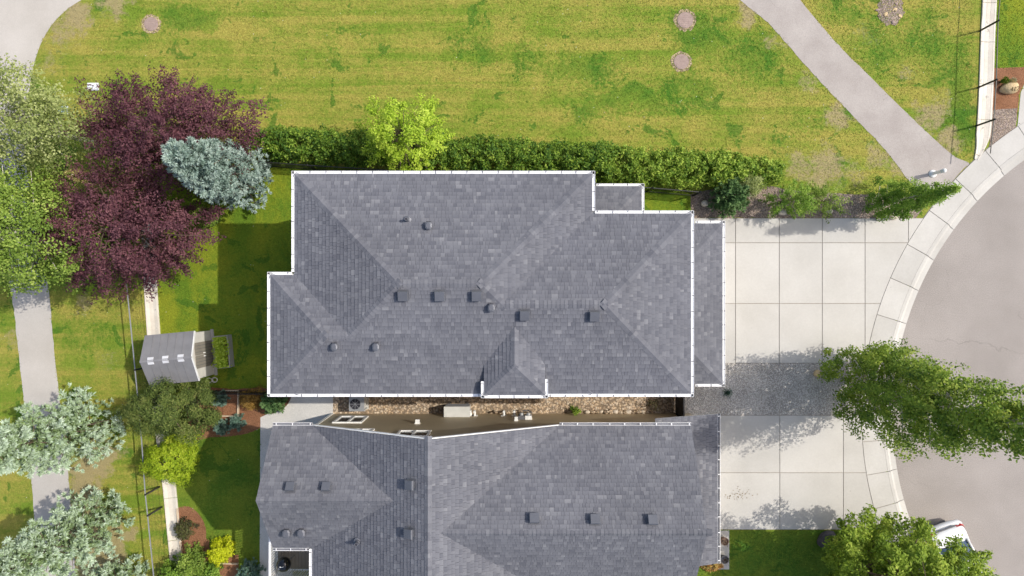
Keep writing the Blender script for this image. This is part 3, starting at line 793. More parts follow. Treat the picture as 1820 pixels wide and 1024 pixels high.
def window(par, c, w, h, axis, depth=.05, name='window'):
    "framed two-pane window; c centre on the wall face, axis 'x' or 'y' along the wall, outward sign in depth"
    x, y, z = c
    def bx(m, u0, u1, v0, v1, d0, d1):
        d0, d1 = sorted((d0, d1))
        if axis == 'x': m.box(x+u0, x+u1, y+d0, y+d1, z+v0, z+v1)
        else: m.box(x+d0, x+d1, y+u0, y+u1, z+v0, z+v1)
        return m
    s = 1 if depth > 0 else -1; t = .09
    m = MB()
    bx(m, -w/2, w/2, h/2-t, h/2, 0, depth); bx(m, -w/2, w/2, -h/2, -h/2+t, 0, depth)
    bx(m, -w/2, -w/2+t, -h/2+t, h/2-t, 0, depth); bx(m, w/2-t, w/2, -h/2+t, h/2-t, 0, depth); bx(m, -t/2, t/2, -h/2+t, h/2-t, 0, depth)
    f = m.build(name, 'trim_white', par)
    for k in (-1, 1):
        m = MB(); bx(m, min(k*t/2, k*(w/2-t)), max(k*t/2, k*(w/2-t)), -h/2+t, h/2-t, s*.004, s*.02); m.build('pane', 'window_glass', f)
for yy, zz in ((2.0, 1.6), (2.0, 4.4), (-2.6, 4.4)):
    window(h1, ((XW if yy > 0 else XW2)+ow, yy, zz), 1.5, 1.4, 'y', -.05)
# vents
n_s = (0, -PT, 1); n_n = (0, PT, 1)
for x, y in ((717, 524), (782, 524), (847.5, 524), (932.5, 558.5), (1056, 560)): box_vent(roof1, x, y, house1_z, n_s)
for x, y in ((873.5, 547.5), (596, 616.5), (669.5, 616.5), (762.5, 402)): hood_vent(roof1, x, y, house1_z, n_s)
pipe_vent(roof1, 724, 391, house1_z)

# ---------- lower house (gabled)
rng = random.Random(23)
h2 = thing('house', 'grey shingled gabled house with brown siding, lower in the picture', 'house', P(870, 900))
E2 = 5.5
NY = -5.06
class Gable:
    "ridge from end to end; along 'x' or 'y'"
    def __init__(s, along, r, half, a0, a1, ze, p): s.al, s.r, s.half, s.a0, s.a1, s.ze, s.p = along, r, half, a0, a1, ze, p
    def h(s, x, y):
        u, v = (y, x) if s.al == 'y' else (x, y)
        if u < s.a0-1e-6 or u > s.a1+1e-6: return -9
        return s.ze+s.p*(s.half-abs(v-s.r))
    def faces(s):
        k = math.sqrt(1+s.p**2)*s.half; L = s.a1-s.a0; q = [(0, 0), (L, 0), (L, k), (0, k)]
        if s.al == 'y': return [(Vector((s.r-s.half, s.a1, s.ze)), Vector((0, -1, 0)), Vector((1, 0, s.p)), q), (Vector((s.r+s.half, s.a0, s.ze)), Vector((0, 1, 0)), Vector((-1, 0, s.p)), q)]
        return [(Vector((s.a0, s.r-s.half, s.ze)), Vector((1, 0, 0)), Vector((0, 1, s.p)), q), (Vector((s.a1, s.r+s.half, s.ze)), Vector((-1, 0, 0)), Vector((0, -1, s.p)), q)]
    def ridge(s):
        z = s.ze+s.p*s.half; n = [(-s.p, 1), (s.p, 1)]
        if s.al == 'y': return (s.r, s.a0, z), (s.r, s.a1, z), Vector((-s.p, 0, 1)).normalized(), Vector((s.p, 0, 1)).normalized()
        return (s.a0, s.r, z), (s.a1, s.r, z), Vector((0, -s.p, 1)).normalized(), Vector((0, s.p, 1)).normalized()
MAIN = Gable('y', -2.80, 4.52, -17.0, NY, E2, .531)
WW = Gable('x', -7.29, 2.23, -8.78, -3.4, E2, .771)
EW = Gable('x', -8.25, 3.19, -2.6, 6.57, E2, .683)
gabs = [MAIN, WW, EW]
def zg(x, y, skip=None): return max(q.h(x, y) for q in gabs if q is not skip)
rf2 = Roof(); mb = MB()
for q in gabs:
    for O, U, V, poly in q.faces():
        pp = poly
        if q is not MAIN:      # a wing's slope ends in the valley with the main roof
            k_ = math.sqrt(1+q.p**2); sg = 1 if q is WW else -1; xe = MAIN.r-MAIN.half*sg
            pp = clip(ccw(poly), -sg*MAIN.p*U.x, q.p/k_, -sg*MAIN.p*(O.x-xe)+.05)
        deck_face(mb, O, U, V, pp)
        def kp(p, q=q): return zg(p.x, p.y, q) < p.z+.012
        rf2.slope(O, U, V, [pp], kp, rng)
    a, c, n1, n2 = q.ridge()
    rf2.cap_line(a, c, n1, n2, lambda p, q=q: zg(p.x, p.y, q) < p.z+.01, rng)
roof2 = mb.build('roof', 'roof_deck', h2)
# the deck on the west side is open to the sky: no main slope outside it; garage roof on the east
GE, GZ0, GZ1 = 8.325, 3.16, 4.14; gW = 5.6; gp = (GZ1-GZ0)/(GE-gW)
GO, GU, GV = Vector((GE-.11, -11.0, GZ0+.02)), Vector((0, 1, 0)), Vector((-1, 0, gp))
gpoly = [(0, 0), (5.96, 0), (5.96, 2.86), (0, 2.86)]
mb = MB(); deck_face(mb, GO, GU, GV, gpoly); mb.build('garage_roof', 'roof_deck', h2)
rf2.slope(GO, GU, GV, [gpoly], lambda p: True, rng)
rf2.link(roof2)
# walls
NW_ = -5.575; xw0, xw1 = -8.0, 6.2
m = MB(); m.prism([(xw0, NW_), (xw1, NW_), (xw1, -11.0), (1.2, -11.0), (1.2, -16.6), (-6.6, -16.6), (-6.6, -9.1), (xw0, -9.1)], 0, E2-.02); m.build('wall', 'siding_brown', h2)
def gable_wall(axis, at, c, half, z, p, th=.12):
    r = p*half-.03; m = MB()
    if axis == 'y':
        tri = [(c-half, z), (c+half, z), (c, z+r)]; v = [(x, at, zz) for x, zz in tri]+[(x, at-th, zz) for x, zz in tri]
    else:
        s = -1 if at > 0 else 1
        tri = [(c-half, z), (c+half, z), (c, z+r)]; v = [(at, y, zz) for y, zz in tri]+[(at+s*th, y, zz) for y, zz in tri]
    m.add(v, [(0, 1, 2), (5, 4, 3), (0, 3, 4, 1), (1, 4, 5, 2), (2, 5, 3, 0)]); o = m.build('gable_wall', 'siding_brown', h2)
    bm = bmesh.new(); bm.from_mesh(o.data); bmesh.ops.recalc_face_normals(bm, faces=bm.faces); bm.to_mesh(o.data); bm.free()
gable_wall('y', NW_, MAIN.r, MAIN.half, E2-.025, MAIN.p); gable_wall('x', xw0, WW.r, WW.half, E2-.025, WW.p); gable_wall('x', xw1, EW.r, EW.half, E2-.025, EW.p)
m = MB(); m.box(xw1-.3, GE-.42, -10.6, NW_+.003, 0, GZ0+.05); m.build('garage', 'siding_brown', h2)
m = MB(); m.add([(gW, NW_+.003, GZ0), (GE-.42, NW_+.003, GZ0), (gW, NW_+.003, GZ1-.03), (gW, NW_-.1, GZ0), (GE-.42, NW_-.1, GZ0), (gW, NW_-.1, GZ1-.03)], [(1, 0, 2), (3, 4, 5), (0, 1, 4, 3), (1, 2, 5, 4), (2, 0, 3, 5)]); m.build('garage_gable', 'siding_brown', h2)
m = MB(); m.box(GE-.425, GE-.38, -9.9, -6.4, .02, 2.4); m.build('garage_door', 'trim_white', h2)
# rake boards, eaves soffits, corner trim
def rake(a, c, w=.03, h=.13): 
    m = MB(); m.bar(a, c, w, h); m.build('rake_board', 'trim_white', h2)
zr = E2+MAIN.p*MAIN.half
rake((MAIN.r-MAIN.half+.02, NY+.03, E2-.06), (MAIN.r, NY+.03, zr-.07), .03); rake((MAIN.r+MAIN.half-.02, NY+.03, E2-.06), (MAIN.r, NY+.03, zr-.07), .03)
zr = E2+WW.p*WW.half
rake((WW.a0+.04, WW.r-WW.half+.02, E2-.12), (WW.a0+.04, WW.r, zr-.15)); rake((WW.a0+.04, WW.r+WW.half-.02, E2-.12), (WW.a0+.04, WW.r, zr-.15))
zr = E2+EW.p*EW.half
rake((EW.a1-.04, EW.r-EW.half+.02, E2-.12), (EW.a1-.04, EW.r, zr-.15)); rake((EW.a1-.04, EW.r+EW.half-.02, E2-.12), (EW.a1-.04, EW.r, zr-.15))
rake((gW, -5.055, GZ1-.07), (GE-.11, -5.055, GZ0-.05), .02, .06)
m = MB(); m.box(xw0-.02, xw0+.10, NW_-.1, NW_+.022, 0, E2-.1); m.build('corner_board', 'trim_white', h2)
gutter(h2, (-8.78, NY+.12, E2+.02), (-7.33, NY+.12, E2+.02), (0, -1, 0), 'open')
gutter(h2, (1.74, NY+.12, E2+.02), (6.57, NY+.12, E2+.02), (0, -1, 0), 'open')
gutter(h2, (GE, -11.0, GZ0+.03), (GE, -5.03, GZ0+.03), (-1, 0, 0), 'open')
# north wall: windows, vents, meters
def on_wall(px, h): return ((px-910)*(1-h/CAM_H)/PPM, NW_, h)
window(h2, on_wall(623.5, 1.58), 1.22, 1.45, 'x', .06)
window(h2, on_wall(735, 4.5), 1.25, 1.1, 'x', .06)
window(h2, on_wall(640, 4.05), 1.0, .8, 'x', .06); window(h2, on_wall(925, 4.2), .9, .8, 'x', .06)
for px, py, s in ((742, 753, .2), (791.5, 740.5, .15), (917.5, 748, .16)):
    h = CAM_H*(1-223/(py-512)); x, y, z = on_wall(px, h)
    m = MB(); m.box(x-s/2, x+s/2, y+.002, y+.05, z-s/2, z+s/2); v = m.build('wall_vent', 'plastic_white', h2)
    m = MB(); m.add([(x-s*.42, y+.05, z+s*.4), (x+s*.42, y+.05, z+s*.4), (x+s*.42, y+.17, z+s*.1), (x-s*.42, y+.17, z+s*.1), (x-s*.42, y+.05, z-s*.4), (x+s*.42, y+.05, z-s*.4), (x+s*.42, y+.17, z-s*.3), (x-s*.42, y+.17, z-s*.3)], [(0, 1, 2, 3), (4, 7, 6, 5), (3, 2, 6, 7), (0, 3, 7, 4), (1, 5, 6, 2)]); m.build('hood', 'plastic_white', v)
def fitting(px, kind):
    x = (px-910)/PPM
    if kind == 'pipe':      # elbowed white intake pipe
        m = MB(); m.tube([(x, NW_-.02, .55), (x, NW_+.16, .55), (x, NW_+.22, .60), (x, NW_+.22, .86)], [.05]*4, 10); v = m.build('intake_pipe', 'plastic_white', h2)
        m = MB(); m.box(x-.13, x+.13, NW_+.002, NW_+.02, .42, .68); m.build('flange', 'plastic_white', v)
    else:
        m = MB(); m.box(x-.14, x+.14, NW_+.002, NW_+.16, 1.0, 1.5); v = m.build('meter_box', 'plastic_white' if kind == 'meter' else 'pot_grey', h2)
        m = MB(); m.tube([(x, NW_+.16, 1.3), (x, NW_+.26, 1.3)], [.09, .085], 12); m.build('dial', 'galvanised', v)
        m = MB(); m.tube([(x, NW_+.08, 0), (x, NW_+.08, 1.0)], [.025, .025], 8); m.build('conduit', 'galvanised', v)
for px in (838, 845, 896, 914): fitting(px, 'pipe')
fitting(926, 'dark'); fitting(938, 'meter')
m = MB(); m.tube([((928-910)/PPM, NW_+.2, .5), ((938-910)/PPM, NW_+.24, .55), ((944-910)/PPM, NW_+.16, .7)], [.03]*3, 8); m.build('gas_pipe', 'pot_grey', h2)
# vents on the slopes
def zz2(x, y): return zg(x, y)
nW, nN2 = (-.537, 0, 1), (0, .682, 1)
for x, y in ((517.5, 867.5), (581, 867.5)): box_vent(roof2, x, y, zz2, (0, .772, 1), .31)
for x, y in ((732, 860), (730.5, 946.5)): box_vent(roof2, x, y, zz2, nW, .33)
for x, y in ((949.5, 923), (1057, 925), (1159, 926)): box_vent(roof2, x, y, zz2, nN2, .34)
for x, y in ((511.5, 946), (538, 945.5)): hood_vent(roof2, x, y, zz2, (0, -.772, 1), .3, .26)
pipe_vent(roof2, 636, 963, zz2, .06, .3)
# deck with white railing on the west side
DZ = 2.45
dx0, dx1, dy0, dy1 = P(494, 1016, DZ).x, -6.65, P(489, 1011, DZ).y, -9.15
for k in range(int((dx1-dx0)/.14)+1):
    x = dx0+k*.14
    m = MB(); m.box(x+.004, min(x+.136, dx1), dy0, dy1, DZ-.04, DZ); m.build('deck_board', 'timber_deck', h2)
m = MB(); m.box(dx0, dx1, dy0, dy1, DZ-.25, DZ-.05)
for x, y in ((dx0+.06, dy0+.06), (dx0+.06, dy1-.1)): m.box(x-.06, x+.06, y-.06, y+.06, 0, DZ-.25)
m.build('deck_frame', 'timber_deck', h2)
RH = .95
def railing(a, c):
    a = Vector(a); c = Vector(c); m = MB(); m.bar(a+Vector((0, 0, RH)), c+Vector((0, 0, RH)), .09, .06); rl = m.build('top_rail', 'gutter_white', h2)
    m = MB(); m.bar(a+Vector((0, 0, .1)), c+Vector((0, 0, .1)), .05, .04); m.build('bottom_rail', 'gutter_white', rl)
    n = int((c-a).length/.105)
    for k in range(n+1):
        p = a+(c-a)*k/n
        m = MB(); m.bar(p+Vector((0, 0, .1)), p+Vector((0, 0, RH-.03)), .04, .04); m.build('baluster', 'gutter_white', rl)
railing((dx0, dy0, DZ), (dx0, dy1, DZ)); railing((dx0, dy0, DZ), (dx1, dy0, DZ))
for x, y in ((dx0, dy1), (dx0, dy0), (dx1+.05, dy0)):
    m = MB(); m.box(x-.06, x+.06, y-.06, y+.06, DZ, DZ+RH+.08); m.build('railing_post', 'gutter_white', h2)
gutter(h2, (-8.78, WW.r-WW.half-.12, E2+.02), (-7.45, WW.r-WW.half-.12, E2+.02), (0, 1, 0), 'open')
gutter(h2, (MAIN.r-MAIN.half-.12, -16.0, E2+.02), (MAIN.r-MAIN.half-.12, WW.r-WW.half-.05, E2+.02), (1, 0, 0), 'guard')

# ------------------------------------------------------------------ shed and fences
ys = P(383, 667); sh_a = math.atan2(8, 83)      # the shed stands a little askew
shed = thing('garden_shed', 'grey plastic garden shed with three small skylights by the back fence', 'shed')
fl, fr = P(376.5, 586), P(384, 666)              # front corners at the ground
U = (fl-fr).normalized(); Fw = Vector((U.y, -U.x, 0))   # U along the front, Fw out of the door
Fw = Fw if Fw.x > 0 else -Fw
wid = (fl-fr).length; dep = 2.05; base = fr.copy()
shed.location = base
Ms = Matrix((U, Fw, Vector((0, 0, 1)))).transposed().to_4x4()
def sv(u, f, z): return U*u+Fw*f+Vector((0, 0, z))
def sbox(m, u0, u1, f0, f1, z0, z1):
    v = [sv(u, f, z) for z in (z0, z1) for u, f in ((u0, f0), (u1, f0), (u1, f1), (u0, f1))]
    return m.add(v, [(0, 1, 2, 3), (7, 6, 5, 4), (0, 4, 5, 1), (1, 5, 6, 2), (2, 6, 7, 3), (3, 7, 4, 0)])
def fixn(o):
    bm = bmesh.new(); bm.from_mesh(o.data); bmesh.ops.recalc_face_normals(bm, faces=bm.faces); bm.to_mesh(o.data); bm.free(); return o
ze, zr = 1.80, 2.32
m = MB(); sbox(m, .03, wid-.03, -dep+.05, -.06, 0, ze)
m.add([sv(.03, -.06, ze), sv(wid-.03, -.06, ze), sv(wid/2, -.06, zr-.05), sv(.03, -dep+.05, ze), sv(wid-.03, -dep+.05, ze), sv(wid/2, -dep+.05, zr-.05)], [(0, 1, 2), (5, 4, 3), (0, 3, 4, 1), (1, 4, 5, 2), (2, 5, 3, 0)])
fixn(m.build('wall', 'shed_wall', shed, False))
for s in (0, 1):
    u0, u1 = (-.05, wid/2) if s == 0 else (wid+.05, wid/2)
    m = MB()
    v = [sv(u0, -dep-.02, ze-.03), sv(u0, .02, ze-.03), sv(u1, .05, zr), sv(u1, -dep-.05, zr)]
    m.add(v+[p-Vector((0, 0, .04)) for p in v], [(0, 1, 2, 3), (7, 6, 5, 4), (0, 4, 5, 1), (1, 5, 6, 2), (2, 6, 7, 3), (3, 7, 4, 0)])
    o = fixn(m.build('roof_panel', 'shed_roof', shed, False))
    for k in range(1, 6):      # pressed ribs
        f = -dep+.05+(dep-.1)*k/6
        m = MB(); m.bar(sv(u0*.97+u1*.03, f, ze+.0+(zr-ze)*.03-.01), sv(u1*.96+u0*.04, f, zr-.018), .03, .018); m.build('rib', 'shed_roof', o, False)
m = MB(); m.bar(sv(wid/2, -dep-.04, zr+.01), sv(wid/2, .04, zr+.01), .09, .03); m.build('ridge_cap', 'shed_roof', shed, False)
for k in (.19, .49, .80):
    m = MB(); f = -dep+dep*k
    for s in (-1, 1):
        v = [sv(wid/2+s*.008, f-.12, zr+.03), sv(wid/2+s*.008, f+.12, zr+.03), sv(wid/2+s*.15, f+.12, zr-.035), sv(wid/2+s*.15, f-.12, zr-.035)]
        m.add(v+[p-Vector((0, 0, .05)) for p in v], [(0, 1, 2, 3), (7, 6, 5, 4), (0, 4, 5, 1), (1, 5, 6, 2), (2, 6, 7, 3), (3, 7, 4, 0)])
    fixn(m.build('skylight', 'skylight', shed, False))
for s in (0, 1):
    m = MB(); m.bar(sv((-.03, wid+.03)[s], .02, ze-.07), sv(wid/2, .045, zr-.05), .04, .09); m.build('gable_trim', 'trim_white', shed, False)
    u0, u1 = (.46, wid/2-.008) if s == 0 else (wid/2+.008, wid-.46)
    m = MB(); sbox(m, u0, u1, -.06, -.025, .06, 1.78); d = fixn(m.build('door', 'shed_door', shed, False))
    for k in range(1, 4):
        uu = u0+(u1-u0)*k/4; m = MB(); sbox(m, uu-.008, uu+.008, -.026, -.018, .1, 1.74); fixn(m.build('groove', 'pot_grey', d, False))
    m = MB(); uu = (u1-.06 if s == 0 else u0+.06); sbox(m, uu-.015, uu+.015, -.025, .015, .85, 1.0); fixn(m.build('handle', 'plastic_white', d, False))
m = MB(); sbox(m, -.02, wid+.02, -.05, .08, 0, .05); fixn(m.build('sill', 'siding_grey', shed, False))
# planter in front of it, with a hose on a stand beside
pl = thing('planter_trough', 'grey raised planter trough standing in front of the garden shed', 'planter', base+sv(wid*.5, .55, 0))
w2, d2 = 1.42, .62
for nm, (u0, u1, f0, f1) in (('side_panel', (-w2/2, w2/2, -d2/2, -d2/2+.04)), ('side_panel', (-w2/2, w2/2, d2/2-.04, d2/2)), ('end_panel', (-w2/2, -w2/2+.04, -d2/2+.04, d2/2-.04)), ('end_panel', (w2/2-.04, w2/2, -d2/2+.04, d2/2-.04)), ('divider', (-.02, .02, -d2/2+.04, d2/2-.04))):
    m = MB(); sbox(m, u0, u1, f0, f1, .0, .5); fixn(m.build(nm, 'siding_grey', pl, False))
m = MB(); sbox(m, -w2/2+.041, w2/2-.041, -d2/2+.041, d2/2-.041, .05, .40); fixn(m.build('soil', 'dark_mulch', pl, False))
m = MB()
hr = thing('hose_reel', 'pale coiled hose lying beside the garden shed', 'hose', base+sv(-.22, -.30, 0))
for k, (u, f) in enumerate(((0, 0), (0, .24))):
    m = MB()
    for j in range(3):
        pts = [sv(u+(.09+.012*j)*math.cos(a*.4), f+(.1+.012*j)*math.sin(a*.4), .03+.03*j) for a in range(17)]
        m.tube(pts, [.016]*17, 6)
    m.build('coil', 'unit_grey', hr, False)

def fence(name, label, pts, posts, h=1.2, wires=3, pickets=False, rail=.034, rmat='black_metal'):
    "black fence: top and bottom rail, posts, wires or pickets; pts are ground pixels"
    F = thing(name, label, 'fence', P(*pts[0]))
    g = [P(*p) for p in pts]
    for a, c in zip(g[:-1], g[1:]):
        m = MB(); m.bar(a+Vector((0, 0, h)), c+Vector((0, 0, h)), rail, .04); m.build('top_rail', rmat, F)
        m = MB(); m.bar(a+Vector((0, 0, .1)), c+Vector((0, 0, .1)), .03 if pickets else .006, .03 if pickets else .006); m.build('bottom_rail', 'black_metal', F)
        m = MB(); L = (c-a).length
        if pickets:
            for k in range(int(L/.11)+1):
                q = a+(c-a).normalized()*k*.11; m.bar(q+Vector((0, 0, .1)), q+Vector((0, 0, h)), .018, .018)
        else:
            for k in range(wires):
                z = .1+(h-.1)*(k+1)/(wires+1); m.bar(a+Vector((0, 0, z)), c+Vector((0, 0, z)), .004, .004)
        m.build('infill', 'black_metal', F)['kind'] = 'stuff'
    for p in posts:
        q = P(*p); m = MB(); m.box(q.x-.032, q.x+.032, q.y-.032, q.y+.032, 0, h+.05); m.add([(q.x-.038, q.y-.038, h+.05), (q.x+.038, q.y-.038, h+.05), (q.x+.038, q.y+.038, h+.05), (q.x-.038, q.y+.038, h+.05), (q.x, q.y, h+.085)], [(0, 1, 4), (1, 2, 4), (2, 3, 4), (3, 0, 4), (3, 2, 1, 0)])
        m.build('post', 'black_metal', F)
    return F
fence('wire_fence', 'thin black wire fence along the left concrete gutter', [(243, 400), (250, 500), (254.4, 539), (268, 677), (277, 775), (283, 865), (287, 901), (297, 1001), (305, 1100)], [(243, 400), (265.5, 652), (283.5, 865), (287.5, 901), (298, 1010)], rmat='galvanised')
fence('wire_fence', 'thin black wire fence along the upper right concrete gutter', [(1747, -60), (1744, 20), (1741, 55), (1738, 156), (1734, 223), (1728, 282)], [(1741.5, 55), (1738, 156), (1734.5, 224), (1744, -40)], rail=.026)
fence('picket_fence', 'black metal picket fence between the hedge and the middle house', [(478, 296), (560, 302), (720, 312), (1000, 330), (1150, 341), (1232, 348)], [(478, 296), (560, 302), (640, 307), (720, 312), (860, 321), (1000, 330), (1150, 341), (1232, 348)], 1.2, pickets=True)
fence('picket_fence', 'black metal picket fence between the two back gardens', [(385, 694), (430, 694), (480, 694)], [(385, 694), (480, 694)], 1.1, pickets=True)
gt = thing('side_gate', 'black solid gate closing the gap between the two houses', 'gate', P(1199, 720))
a, c = P(1200, 690), P(1200, 735)
for k in range(9):
    q0 = a+(c-a)*(k+.04)/9; q1 = a+(c-a)*(k+.96)/9
    m = MB(); m.bar(q0+Vector((0, 0, .82)), q1+Vector((0, 0, .82)), .03, 1.5); m.build('gate_board', 'black_metal', gt)
for q in (a, c):
    m = MB(); m.box(q.x-.06, q.x+.06, q.y-.05, q.y+.05, 0, 1.7); m.build('post', 'black_metal', gt)
for z in (.3, 1.4):
    m = MB(); m.bar(a+Vector((.05, 0, z)), c+Vector((.05, 0, z)), .05, .09); m.build('rail', 'black_metal', gt)

# ------------------------------------------------------------------ small things about the houses
def blob(rng, rx, ry, rz, n=2, amp=.18):
    bm = bmesh.new(); bmesh.ops.create_icosphere(bm, subdivisions=n+1, radius=1)
    ph = [(rng.uniform(-2, 2), rng.uniform(-2, 2), rng.uniform(-2, 2), rng.uniform(0, 6)) for _ in range(6)]
    for v in bm.verts:
        s = 1+sum(math.sin(a*v.co.x*1.6+b_*v.co.y*1.6+c_*v.co.z*1.6+d) for a, b_, c_, d in ph)*amp/3
        v.co = Vector((v.co.x*rx*s, v.co.y*ry*s, v.co.z*rz*s))
        if v.co.z < -rz*.35: v.co.z = -rz*.35
    zmin = min(v.co.z for v in bm.verts)
    for v in bm.verts: v.co.z -= zmin
    me = bpy.data.meshes.new('boulder'); bm.to_mesh(me); bm.free(); return me
def boulder(px, py, r, mat, label, seed, group=None, rot=0):
    rg = random.Random(seed); me = blob(rg, *r); me.materials.append(MATS[mat])
    o = link('boulder', me, None, P(px, py)); o.rotation_euler.z = rot; tag(o, label, 'boulder', group); return o
B_G = 'boulders in the planting'
num = boulder(1790, 159, (.44, .22, .30), 'boulder_tan', 'tan boulder carrying the house number at the upper right', 3, B_G, .12)
cu = bpy.data.curves.new('house_number', 'FONT'); cu.body = '412'; cu.size = .26; cu.extrude = .006; cu.align_x = 'CENTER'; cu.align_y = 'CENTER'
tmp = bpy.data.objects.new('house_number', cu); COL.objects.link(tmp)
dg = bpy.context.evaluated_depsgraph_get(); dg.update()
tm = bpy.data.meshes.new_from_object(tmp.evaluated_get(dg)); bpy.data.objects.remove(tmp); tm.materials.append(MATS['lettering_dark'])
tx = link('house_number', tm, num); tx.location = (.07, -.10, .385); tx.rotation_euler = (.42, .0, 0)
boulder(1391, 378, (.24, .13, .12), 'boulder_pale', 'long pale boulder at the driveway edge under the second shrub', 5, B_G)
boulder(1471, 375, (.22, .12, .12), 'boulder_pale', 'pale flat boulder at the driveway edge under the third shrub', 6, B_G)
boulder(1252, 362, (.16, .15, .14), 'boulder_pale', 'small pale boulder left of the dark pine shrub', 7, B_G)
boulder(1588, 383, (.23, .19, .22), 'boulder_pale', 'cream boulder at the driveway edge under the narrow tree', 8, B_G)
boulder(1467, 955, (.48, .32, .38), 'boulder_dark', 'dark rounded boulder on the grass by the lower right tree', 9, None, .5)
boulder(1452, 664, (.18, .16, .15), 'boulder_tan', 'tan boulder on the gravel beside the tall poplar', 10, B_G)
# edging stones along the brown wall
rg = random.Random(77)
for k in range(13):
    me = blob(rg, .13*rg.uniform(.8, 1.2), .09*rg.uniform(.8, 1.2), .12, 1); me.materials.append(MATS['river_rock' if k % 3 else 'boulder_pale'])
    o = link('edging_stone', me, None, P(1044+k*8.2+rg.uniform(-1, 1), 731.5+rg.uniform(-.6, .6))); tag(o, ('first', 'second', 'third', 'fourth', 'fifth', 'sixth', 'seventh', 'eighth', 'ninth', 'tenth', 'eleventh', 'twelfth', 'last')[k]+' rounded edging stone from the left along the brown wall', 'stone', 'edging stones along the brown wall')
stand = thing('stand', 'small silver A-frame stand at the upper driveway edge', 'stand', P(1564, 387))
p0 = P(1564, 387)
for s in (-1, 1):
    m = MB(); m.add([(-.17, s*.16, 0), (.17, s*.16, 0), (.15, s*.02, .42), (-.15, s*.02, .42), (-.17, s*.18, 0), (.17, s*.18, 0), (.15, s*.04, .42), (-.15, s*.04, .42)], [(0, 1, 2, 3), (7, 6, 5, 4), (0, 4, 5, 1), (1, 5, 6, 2), (2, 6, 7, 3), (3, 7, 4, 0)])
    fixn(m.build('panel', 'galvanised', stand, False))
m = MB(); m.bar((-.15, 0, .43), (.15, 0, .43), .05, .03); m.build('hinge', 'pot_grey', stand, False)
bol = thing('bollard', 'short white bollard at the end of the upper right path', 'bollard', P(1657, 309))
m = MB(); m.lathe((0, 0, 0), [(.17, 0), (.17, .05), (.09, .07), (.075, .12), (.075, .72), (.085, .74), (.085, .78)], 18); m.build('post', 'plastic_white', bol, False, True)
m = MB(); m.lathe((0, 0, .78), [(.04, 0), (.085, .04), (.1, .09), (.085, .14), (.04, .18), (.01, .19)], 16); m.build('cap', 'plastic_white', bol, False, True)
# lids
def lid(px, py, r, label, mat='iron_lid', dirt=1.5):
    t = thing('manhole', label, 'manhole', P(px, py), 'manholes in the park grass')
    rr = random.Random(int(px)); n = 40
    m = MB(); v = [(r*dirt*(1+rr.uniform(-.1, .1))*math.cos(2*math.pi*k/n), r*dirt*(1+rr.uniform(-.1, .1))*math.sin(2*math.pi*k/n), .006) for k in range(n)]
    m.add(v, [tuple(range(n))]); m.build('soil_ring', 'bare_soil', t, False)
    m = MB(); m.lathe((0, 0, .006), [(r*1.08, 0), (r*1.08, .02), (r*.99, .022), (r*.97, .014)], 36); m.build('frame', 'iron_lid', t, False)
    m = MB(); m.lathe((0, 0, .010), [(r*.96, 0), (r*.96, .014), (r*.9, .018)], 36); d = m.build('cover', 'iron_lid', t, False)
    for k in range(6):
        m = MB(); y = -r*.7+k*r*.28; hw = math.sqrt(max(.01, (r*.85)**2-y*y)); m.bar((-hw, y, .03), (hw, y, .03), .03, .008); m.build('rib', 'iron_lid', d, False)
lid(1211, 110, .31, 'round rusty manhole cover, lower of the two on the right'); lid(1218, 36, .33, 'round rusty manhole cover, upper of the two on the right'); lid(269, 43, .29, 'round manhole cover in the grass above the purple tree')
def utility(px, py, w, d, mat, label):
    t = thing('utility_box', label, 'utility box', P(px, py), 'utility boxes in the grass')
    m = MB(); m.box(-w/2, w/2, -d/2, d/2, 0, .05); m.build('rim', 'utility_white', t, False)
    m = MB(); m.box(-w/2+.03, w/2-.03, -d/2+.03, d/2-.03, .05, .07); l = m.build('lid', mat, t, False)
utility(166, 154.5, .5, .33, 'utility_white', 'white rectangular utility box lid in the grass'); utility(113, 196, .42, .36, 'utility_blue', 'pale blue utility box lid half under the leaves')
# air conditioners in the gap
ac = thing('air_conditioner', 'slim grey heat pump unit standing by the brown wall', 'air conditioner', P(815, 727))
m = MB(); m.box(-.54, .54, -.17, .24, .08, .92); m.build('cabinet', 'unit_grey', ac, False)
m = MB(); m.box(-.56, .56, -.19, .26, .92, .95); m.build('top_cover', 'unit_grey', ac, False)
for x in (-.4, .4):
    m = MB(); m.box(x-.05, x+.05, -.2, .28, 0, .08); m.build('foot', 'pot_grey', ac, False)
for k in range(7):
    m = MB(); m.bar((-.5, .245, .18+k*.1), (.5, .245, .18+k*.1), .01, .02); m.build('grille_bar', 'pot_grey', ac, False)
ac = thing('air_conditioner', 'square dark grey condenser under the eaves of the middle house', 'air conditioner', P(641, 713))
m = MB(); m.box(-.36, .36, -.34, .34, 0, .06); m.build('pad', 'concrete', ac, False)
m = MB()
for x in (-.31, .31):
    for y in (-.29, .29): m.box(x-.025, x+.025, y-.025, y+.025, .06, .8)
m.box(-.28, .28, -.26, .26, .06, .74); m.build('cabinet', 'unit_grey', ac, False)
m = MB(); m.box(-.33, .33, -.31, .31, .80, .83); tp = m.build('top_cover', 'galvanised', ac, False)
m = MB(); m.lathe((-.06, 0, .83), [(.23, 0), (.23, .012)], 24); m.build('fan_opening', 'vent_dark', tp, False)
for k in range(4):
    m = MB(); m.bar((-.06+.24*math.cos(k*.785), .24*math.sin(k*.785), .85), (-.06-.24*math.cos(k*.785), -.24*math.sin(k*.785), .85), .012, .008); m.build('guard_wire', 'galvanised', tp, False)
